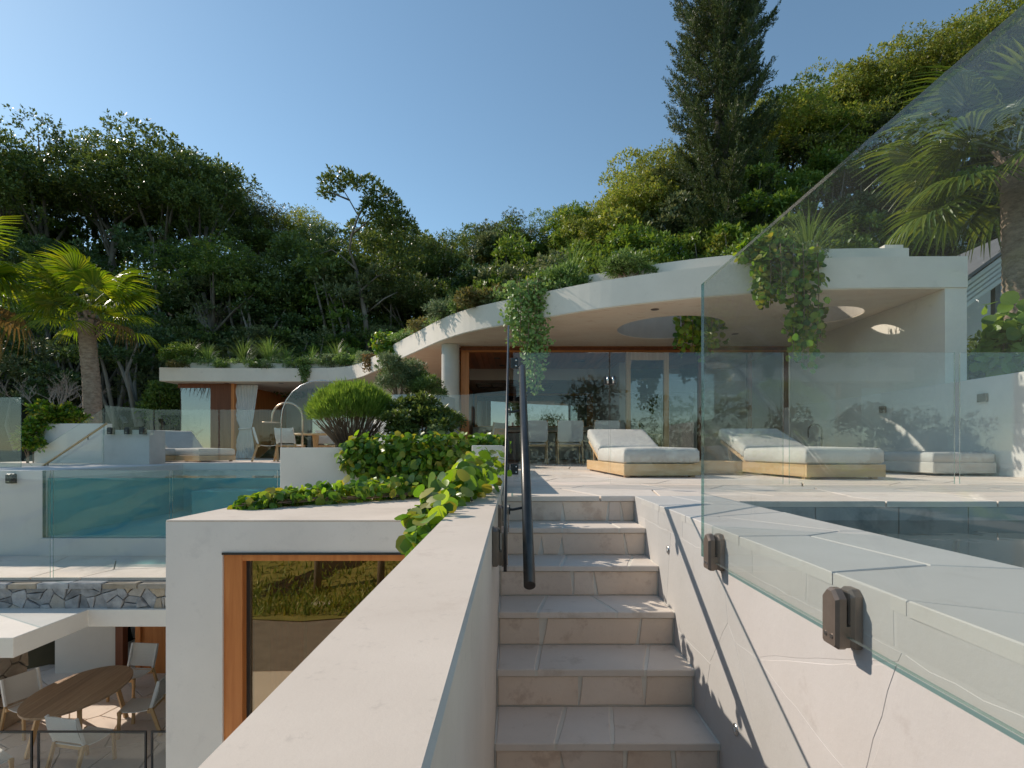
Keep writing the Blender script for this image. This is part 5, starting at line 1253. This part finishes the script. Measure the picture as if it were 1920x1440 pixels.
c = P(787, 790, 7.75); shrub('dark_bush', 'dark green dense rounded bush right of the bright round bush', (c.x, c.y, .62), (.56,.48,.40), 12000, .05, 'leaf_dark', None, 8, .6, T_OVAL, 34, (.2,.34))
c = P(833, 800, 7.6); shrub('dark_bush', 'small grey-green bush lit in front of the dark rounded bush', (c.x-.12, c.y-.2, .42), (.2,.2,.18), 1800, .05, 'leaf_silver', None, 5, .5, T_OVAL, 12)
c = P(752, 708, 10.4); shrub('silver_shrub', 'upright silvery shrub in the curved concrete planter', (c.x, c.y, 1.62), (.48,.45,.50), 9000, .06, 'leaf_silver', None, 10, .3, T_DIAMOND, 26, (.25,.42))
c = P(800, 722, 10.3); shrub('silver_shrub', 'soft green shrub beside the silvery one in the curved planter', (c.x, c.y, 1.42), (.42,.4,.32), 6000, .06, 'leaf_grass', None, 8, .25, T_DIAMOND, 20, (.25,.42))
def tuft(name, label, base, h, spread, n, mat, group=None, w=.014, cat='grass'):
    global RNG
    t = thing(name, label, cat, base, group); b = np.array(base)
    a = RNG.uniform(0, 6.283, n); tl = RNG.uniform(.08, 1.0, n)**.8; pos = b + np.stack([np.cos(a)*.05*tl, np.sin(a)*.05*tl, np.zeros(n)], 1)
    ax = unit(np.stack([np.cos(a)*tl*spread, np.sin(a)*tl*spread, np.ones(n)*(1.0-.35*tl)], 1)); nr = unit(np.stack([-np.cos(a), -np.sin(a), np.ones(n)*.5], 1))
    L = RNG.uniform(.6,1.1,n)*h; cloud('blades', pos, ax, nr, L, np.full(n, w), T_BLADE, M[mat], t); return t
def roofpt(px_, off):
    """point on the roof edge under picture column px_, set back by off"""
    best = min(offset_in(FC, off), key=lambda q: abs(q[0]/q[1] - (px_-HX)/FPX)); return best
GR_ = 'grass clumps on the roof'
for px_, h_, sp, n_, mt, l_ in ((352,.95,.9,130,'leaf_grass','arching grass clump on the wing roof, second plant from its left end'), (392,.8,.9,110,'leaf_succ','pale arching grass clump on the wing roof left of the curtain'), (452,1.1,.9,150,'leaf_grass','tall grass clump on the wing roof above the curtain'), (508,1.15,.8,170,'leaf_grass','largest grass clump in the middle of the wing roof'), (538,.8,1.0,110,'leaf_succ','low arching grass clump right of the largest on the wing roof'), (588,.7,1.1,90,'leaf_succ','small spiky clump on the wing roof near its curve'), (636,.95,.6,100,'leaf_grass','upright grass clump where the wing roof curves'),
        (832,.85,.6,110,'leaf_silver','blue-green grass clump low on the curving roof'), (872,.7,.8,100,'leaf_grass','grass clump on the curving roof beside the yellow one'), (915,.6,.9,170,'leaf_palm','yellow-green strap-leaved clump on the curving roof'), (1068,.95,.5,90,'leaf_grass','thin upright reeds behind the succulents on the roof'), (1040,.5,.9,130,'leaf_palm','bright strappy clump behind the hanging creeper'),
        (1512,.95,.9,150,'leaf_grass','tall arching grass clump above the big hanging vine')):
    q = roofpt(px_, .75 if px_ > 1000 else .55); z_ = 3.10 if (px_ < 690 or px_ > 1010) else 2.95
    tuft('roof_grass', l_, (q[0], q[1], z_), h_*(.9), sp, n_, mt, GR_, .02)
GS = 'trailing plants along the roof edge'
for px_, off, rx, rz_, n_, lf, mt, l_ in ((345,.5,.55,.42,4000,.07,'leaf_mid','rounded shrub at the left end of the wing roof'), (330,.22,.35,.12,1400,.06,'leaf_rust','dry mossy plant over the left end of the wing roof'), (408,.2,.22,.13,900,.06,'leaf_grass','small mossy tuft on the wing roof edge by the first grass'), (478,.2,.3,.14,1200,.06,'leaf_grass','mossy plant on the wing roof edge above the curtain'), (505,.2,.28,.16,1200,.06,'leaf_silver','silvery trailing plant on the wing roof edge'), (565,.2,.5,.16,2000,.06,'leaf_grass','long mossy edge plant above the hanging tuft'), (620,.3,.5,.30,3000,.07,'leaf_silver','silvery succulent mound on the wing roof'), (655,.25,.45,.26,2600,.07,'leaf_succ','green succulent mound where the roof begins to curve'), (683,.25,.35,.22,1800,.06,'leaf_silver','last silvery mound before the yellow vine'),
        (760,.2,.35,.18,1600,.06,'leaf_succ','green trailing plant right of the yellow vine'), (795,.15,.4,.16,1800,.06,'leaf_rust','brownish trailing plant on the rising roof edge'), (835,.15,.42,.20,2200,.07,'leaf_silver','silvery trailing plant below the blue-green grass'), (868,.2,.35,.18,1800,.07,'leaf_succ','green trailing plant on the rising roof edge'), (908,.2,.5,.22,3200,.08,'leaf_rust','rust-brown dry groundcover on the roof edge left of the creeper'), (1010,.42,.32,.26,2600,.07,'leaf_vine','leafy mound at the top of the hanging creeper'), (1050,.40,.50,.28,4600,.065,'leaf_succ','bright green succulent mound right of the creeper'),
        (1180,.46,.42,.17,3600,.06,'leaf_succ','separate bright succulent mound on the white upstand'), (1510,.5,.30,.20,1800,.06,'leaf_silver','grey-green feathery plant right of the big hanging vine')):
    q = roofpt(px_, off); z_ = ZT + rz_*.55 + (.16 if 1100 < px_ < 1300 or px_ == 345 else 0)
    shrub('roof_plant', l_, (q[0], q[1], z_), (rx, .30, rz_), n_, lf, mt, GS, 4, .4, T_DIAMOND, 18, (.3,.5), 'plant', -.6)

for x_, y_, l_ in ((1.55,10.4,'leafy roof shrub left of the round opening, seen over the roof edge'), (1.95,10.95,'leafy roof shrub behind the round opening')):
    shrub('roof_shrub', l_, (x_, y_, 3.45), (.55,.55,.55), 4200, .09, 'leaf_mid', 'shrubs on the main roof', 5, .5, T_OVAL, 16)
RNG = np.random.default_rng(90); pp, nn_ = [], []
for p0, p1, n_ in ((322, 700, 5200), (742, 1075, 6400)):
    for k in range(n_//40):
        q = roofpt(RNG.uniform(p0, p1), RNG.uniform(.06,.55)); h_ = RNG.uniform(.05,.22); c_ = np.array((q[0], q[1], ZT + h_*.4 + (.12 if p0 < 700 else 0))); d_ = rdir(40); d_[:,2] = np.abs(d_[:,2])
        pp.append(c_ + d_*np.array([.20,.16,h_])*RNG.uniform(.4,1,(40,1))); nn_.append(d_)
pp = np.concatenate(pp); nn_ = np.concatenate(nn_); n_ = len(pp); L_g = RNG.uniform(.04,.085,n_)
gc = cloud('roof_groundcover', pp, unit(nn_+rdir(n_)*.6), unit(rdir(n_)+np.array([0,0,.6])), L_g, L_g*.4, T_DIAMOND, [M['leaf_succ'], M['leaf_grass'], M['leaf_silver']], None, True, RNG.integers(0,3,n_//40).repeat(40))
tag(gc, 'low green groundcover fringing the curved roof edge', 'groundcover')
LEAFM = {}
def leaf_proto(mat):
    if mat not in LEAFM:
        res = []
        for s_ in range(4):
            r_ = random.Random(s_+50); cup = r_.uniform(.05,.16); tw = r_.uniform(-.12,.12)
            out_ = [(0,0),(.10,.26),(.32,.44),(.60,.46),(.84,.30),(1.0,0)]
            vs = [(x, 0, -.05*x*x) for x, _ in out_]
            for sg in (1,-1):
                for x, y in out_[1:5]: vs.append((x, sg*y, cup*abs(y)*1.3 - .06*x*x + tw*sg*y*x))
            fs = []
            for b0, sg in ((6,1),(10,-1)):
                up_ = [0]+[b0+i for i in range(4)]+[5]
                for i in range(5):
                    a_, b_, c_, d_ = i, i+1, up_[i+1], up_[i]
                    f_ = [a_, b_, c_, d_]; f_ = list(dict.fromkeys(f_)); fs.append(f_ if sg == 1 else f_[::-1])
            res.append(MB().add(vs, fs, 0, True).mesh('leaf', M[mat]))
        LEAFM[mat] = res
    return LEAFM[mat]
def vine(name, label, cat, base, pos, nrm, L, mat, parts=300, group=None, stemsets=(), dry=0.0, near=None):
    """leafy creeper: the largest leaves are single parts, the rest one mass"""
    global RNG
    t = thing(name, label, cat, base, group); n = len(pos)
    ax = unit(np.cross(nrm, rdir(n)) + np.array([0,0,-.35])); side = unit(np.cross(nrm, ax)); nr = np.cross(ax, side)
    dcam = np.linalg.norm(pos - np.array([0,0,EYE]), axis=1); vis = L/dcam*(1 + .25*RNG.random(n))
    order = np.argsort(-vis); big = order[:parts]; rest = order[parts:]; pr_ = leaf_proto(mat)
    for i, k in enumerate(big):
        o_ = link(pr_[i % 4], 'leaf', t, False); l = L[k]
        o_.matrix_basis = Matrix(((ax[k][0]*l, side[k][0]*l, nr[k][0]*l, pos[k][0]), (ax[k][1]*l, side[k][1]*l, nr[k][1]*l, pos[k][1]), (ax[k][2]*l, side[k][2]*l, nr[k][2]*l, pos[k][2]), (0,0,0,1)))
    if len(rest): cloud('small_foliage', pos[rest], ax[rest], nr[rest], L[rest], L[rest]*1.0, T_OVAL, M[mat], t, True)
    if stemsets:
        mb = MB()
        for s_ in stemsets: mb.tube(s_, [.006]*len(s_), 5, 0, False)
        mb.build('stems', M['twig'], t)
    return t
def band(ctrl, n, spread, up=.6, out=(0,-1,0)):
    """leaf points scattered about a polyline with a radius at each control point"""
    c_ = np.array([q[:3] for q in ctrl], float); r_ = np.array([q[3] for q in ctrl], float); m_ = len(c_)
    u = RNG.uniform(0, m_-1-1e-6, n); i = u.astype(int); f = (u-i)[:,None]
    p = c_[i]*(1-f)+c_[i+1]*f; rr_ = r_[i]*(1-f[:,0])+r_[i+1]*f[:,0]
    d = rdir(n); p = p + d*(rr_*RNG.uniform(.25,1.0,n)**.5)[:,None]*np.array(spread)
    nr = unit(d*.5 + rdir(n)*.95 + np.array([0,0,up]) + np.array(out)*.3); return p, nr
RNG = np.random.default_rng(71)
p1, n1 = band([(-2.55,5.15,-.20,.10),(-2.30,5.5,-.16,.16),(-1.95,5.75,-.15,.18),(-1.6,6.05,-.13,.20),(-1.25,6.35,-.10,.22),(-0.9,6.55,-.12,.20)], 900, (1.6,.8,.62))
p1[:,2] = np.maximum(p1[:,2], -.245)
vine('trailing_vine', 'round-leaved vine trailing along the white roof of the rendered block', 'vine', (-1.8,5.6,-.26), p1, n1, RNG.uniform(.055,.115,900), 'leaf_vine', 300, None, [[(-2.6+.3*i+.05*j, 5.1+.24*i+.03*j, -.22+.02*((i+j)%3)) for i in range(6)] for j in range(4)])
p2, n2 = band([(-2.0,6.72,.22,.20),(-1.75,6.66,.24,.30),(-1.35,6.62,.18,.36),(-0.95,6.62,.20,.36),(-0.55,6.64,.22,.33),(-.30,6.7,.28,.22),(-.16,6.8,.36,.12)], 2600, (1.0,.42,1.0))
p2[:,2] = np.maximum(p2[:,2], -.24); p2[:,1] = np.minimum(p2[:,1], 6.95)
vine('cascading_vine', 'dense green vine hanging over the front of the white planter', 'vine', (-1.1,6.7,-.2), p2, n2, RNG.uniform(.06,.115,2600), 'leaf_vine', 300)
p3, n3 = band([(-.33,1.95,-.10,.05),(-.36,2.3,-.02,.09),(-.33,2.65,.08,.11),(-.26,3.0,.12,.13),(-.21,3.35,.18,.14),(-.17,3.75,.22,.12)], 460, (1.15,1.0,1.0))
low_ = (p3[:,0] > -.29) & (p3[:,0] < -.05) & (p3[:,2] < .06); p3[low_,2] = .065 + RNG.random(low_.sum())*.05
p3[:,0] = np.minimum(p3[:,0], -.055)
vine('parapet_vine', 'large glossy round leaves spilling over the parapet beside the handrail', 'vine', (-.27,2.9,.05), p3, n3, RNG.uniform(.045,.095,460), 'leaf_vine', 300, None, [[(-.30,2.0,-.04),(-.30,2.5,.07),(-.24,3.0,.08),(-.2,3.8,.12)],[(-.2,2.7,.06),(-.24,3.1,.10),(-.17,3.9,.12)]])
def curtain_pts(top, width, depth, n, hang, lens):
    """leaves on strands hanging from a roof edge"""
    ns = 26; sx = RNG.uniform(-.5,.5,ns)*width; sy = RNG.uniform(-.5,.5,ns)*depth; le = np.array([lens(x/width) for x in sx])*RNG.uniform(.65,1.08,ns)
    k = RNG.choice(ns, n, p=(le+.15)/np.sum(le+.15)); u = RNG.random(n)*le[k]
    p = np.stack([top[0]+sx[k]+RNG.normal(0,.05,n)+.03*np.sin(u*6+k), top[1]+sy[k]+RNG.normal(0,.05,n), top[2]-u], 1)
    nr = unit(np.stack([RNG.normal(0,.5,n), np.full(n,-.8)+RNG.normal(0,.4,n), RNG.normal(.5,.4,n)],1))
    st_ = [[(top[0]+sx[i], top[1]+sy[i], top[2]+.05), (top[0]+sx[i]+.02, top[1]+sy[i], top[2]-le[i]*.5), (top[0]+sx[i], top[1]+sy[i], top[2]-le[i])] for i in range(0, ns, 2)]
    return p, nr, st_
RNG = np.random.default_rng(72)
q = roofpt(985, -.10)
pa, na, sa_ = curtain_pts((q[0]-.02, q[1]-.02, 3.10), .62, .22, 2400, 0, lambda u: 1.05 if u < -.15 else 1.75)
vine('hanging_creeper', 'small-leaved creeper hanging from the roof edge above the handrail', 'vine', (q[0], q[1], 3.0), pa, na, RNG.uniform(.035,.07,2400), 'leaf_succ', 0, None, sa_)
q = roofpt(1468, -.12); 
pb_, nb_, sb_ = curtain_pts((q[0]+.12, q[1]-.02, 3.0), .80, .28, 1000, 0, lambda u: 1.55 if u > -.05 else .7)
pc_, nc_ = band([(q[0]-.42,q[1]+.15,3.05,.17),(q[0]-.1,q[1]+.15,3.14,.24),(q[0]+.25,q[1]+.15,3.0,.18)], 600, (1.1,1.0,.9))
vine('hanging_vine', 'big round-leaved vine cascading over the roof edge behind the right glass', 'vine', (q[0], q[1], 2.9), np.concatenate([pb_,pc_]), np.concatenate([nb_,nc_]), RNG.uniform(.05,.11,1600), 'leaf_vine', 300, None, sb_)
pd_, nd_, sd_2 = curtain_pts((3.35, 9.75, 2.85), .75, .55, 620, 0, lambda u: .85)
vine('hanging_vine', 'leafy vine hanging through the round opening in the soffit', 'vine', (3.35, 9.75, 2.8), pd_, nd_, RNG.uniform(.06,.11,620), 'leaf_vine', 200, None, sd_2)
pd_, nd_, sd_2 = curtain_pts((4.75, 8.75, 2.9), .5, .4, 420, 0, lambda u: .75)
vine('hanging_vine', 'leaves hanging through the small round opening right of the big vine', 'vine', (4.75, 8.75, 2.8), pd_, nd_, RNG.uniform(.06,.11,420), 'leaf_mid', 150, None, sd_2)
q = roofpt(735, .05); pe, ne = band([(q[0]-.25,q[1],3.1,.30),(q[0]+.05,q[1]-.1,2.85,.36),(q[0]+.05,q[1]-.2,2.3,.28)], 1300, (1.2,.8,1.0))
vine('roof_vine', 'yellow-green vine draped over the roof curve above the silvery shrub', 'vine', (q[0],q[1],2.9), pe, ne, RNG.uniform(.06,.12,1300), 'leaf_vine', 200)
q = roofpt(577, -.03); pf, nf, sf_ = curtain_pts((q[0], q[1]-.02, 3.0), .22, .06, 700, 0, lambda u: .62-.8*abs(u))
vine('hanging_tuft', 'small dark mossy tuft hanging down the white wing fascia', 'vine', (q[0],q[1],2.9), pf, nf, RNG.uniform(.03,.06,700), 'leaf_grass', 0)
q = roofpt(692, .0); pf, nf, sf_ = curtain_pts((q[0]+.1, q[1]-.05, 3.05), .5, .08, 900, 0, lambda u: .5)
vine('hanging_tuft', 'brown-green trailing tuft over the roof where the wing meets the curve', 'vine', (q[0],q[1],2.9), pf, nf, RNG.uniform(.03,.06,900), 'leaf_dry', 0)
# plants around the left planter
RNG = np.random.default_rng(73)
c = P(110, 778, 12.9); shrub('planter_shrub', 'leafy pale green shrub above the grey planter by the left palm', (c.x, c.y, .95), (.75,.4,.36), 3600, .10, 'leaf_vine', None, 8, .6, T_OVAL, 20, (.3,.5))
c = P(55, 825, 12.3); shrub('planter_shrub', 'climber hanging down the left end of the grey planter', (c.x, c.y, .45), (.22,.2,.55), 1500, .09, 'leaf_vine', None, 5, .6, T_OVAL, 12)
c = P(322, 745, 19.5); shrub('garden_shrub', 'bright green shrub beside the left end of the wing under its roof', (c.x-.2, c.y, 1.6), (.7,.6,1.4), 5000, .12, 'leaf_mid', None, 6, .5, T_DIAMOND, 20)
t = thing('bare_shrub', 'leafless grey twiggy shrub left of the palm trunk', 'shrub', P(100, 775, 16.0)); mb = MB(); rb_ = random.Random(12)
def twig(p, d_, l, r, lev):
    e = p + d_*l; md = p.lerp(e,.5) + Vector((rb_.uniform(-.05,.05),rb_.uniform(-.05,.05),rb_.uniform(-.02,.06)))*l
    mb.tube([p, md, e], [r, r*.8, r*.6], 4, 0, False)
    if lev:
        for _ in range(3): twig(p.lerp(e, rb_.uniform(.5,1.0)), (d_ + Vector((rb_.uniform(-.7,.7), rb_.uniform(-.7,.7), rb_.uniform(-.15,.55)))).normalized(), l*rb_.uniform(.55,.8), r*.6, lev-1)
for i in range(7): twig(P(105+rb_.uniform(-25,25), 778, 16.0), Vector((rb_.uniform(-1.1,.7), rb_.uniform(-.5,.5), rb_.uniform(.35,.8))).normalized(), rb_.uniform(.5,.75), .022, 4)
mb.build('twigs', M['greytwig'], t)
# plants on the right
RNG = np.random.default_rng(74)
p6, n6 = band([(P(1905,600,8.0).x,8.0,2.3,.45),(P(1900,640,8.0).x,8.0,1.9,.42),(P(1880,680,8.0).x,8.0,1.5,.40)], 260, (1.0,.8,1.0))
vine('broadleaf_shrub', 'shrub with large bright leaves in front of the right palm trunk', 'shrub', (7.4,8.0,.8), p6, n6, RNG.uniform(.13,.24,260), 'leaf_bright', 200, None, [[(7.4,8.1,.7),(7.45,8.05,1.6),(7.5,8.0,2.4)],[(7.4,8.1,.7),(7.2,8.0,1.5),(7.15,7.9,1.9)]])
for px_, d_, z_, l_ in ((1835, 9.6, 1.45, 'dark shrub in shade between the house side wall and the right palm'), (1850, 8.6, 1.0, 'low dark shrub behind the garden wall at the right'), (1960, 10.5, 2.0, 'dark shrub behind the right palm trunk')):
    shrub('garden_shrub', l_, ((px_-HX)/FPX*d_, d_, z_), (.75,.6,.75), 3600, .13, 'leaf_dark', 'shrubs behind the garden wall', 6, .55, T_OVAL, 18)
# hillside below the road, seen in the glass: shrubs and thin trunks behind the camera
RNG = np.random.default_rng(91); n_ = 9000; xx = RNG.uniform(-14,12,n_); yy = -7.2-.042*xx-np.abs(RNG.normal(0,3.2,n_)); zz = np.array([land(a_, b_) for a_, b_ in zip(xx, np.minimum(yy,-.1))])
bg_ = cloud('bank_grass', np.stack([xx,yy,zz],1), unit(RNG.normal(size=(n_,3))*.5+np.array([0,0,1.0])), rdir(n_), RNG.uniform(.15,.45,n_), np.full(n_,.05), T_BLADE, [M['leaf_olive'], M['leaf_mid'], M['leaf_grass']], None, True, RNG.integers(0,3,n_))
tag(bg_, 'rough olive grass on the bank behind the camera, seen reflected', 'grass')
GB = 'shrubs below the road behind the camera'
for i in range(11):
    x_ = -16 + 3.4*i + rb_.uniform(-.8,.8); y_ = -13.5 + rb_.uniform(-1.5,1.5); z_ = land(x_, y_)
    shrub('roadside_shrub', 'bushy shrub across the road behind the camera, reflected in the glass', (x_, y_, z_+3.1+rb_.uniform(-.5,.8)), (2.0,1.6,2.6), 5500, .15, rb_.choice(['leaf_olive','leaf_mid','leaf_dark']), GB, 5, .5, T_DIAMOND, 16)
for i in range(4):
    x_ = -6.5 + 2.3*i + rb_.uniform(-.5,.5); o_ = MB().tube([(x_,-9.6,-4.7),(x_+.1,-9.6,-1.5),(x_+.05,-9.6,2.5)], [.13,.11,.09], 10).build('timber_pole', M['palebark']); tag(o_, 'bare timber pole by the road behind the camera, reflected in the window', 'pole', 'poles by the road behind the camera')
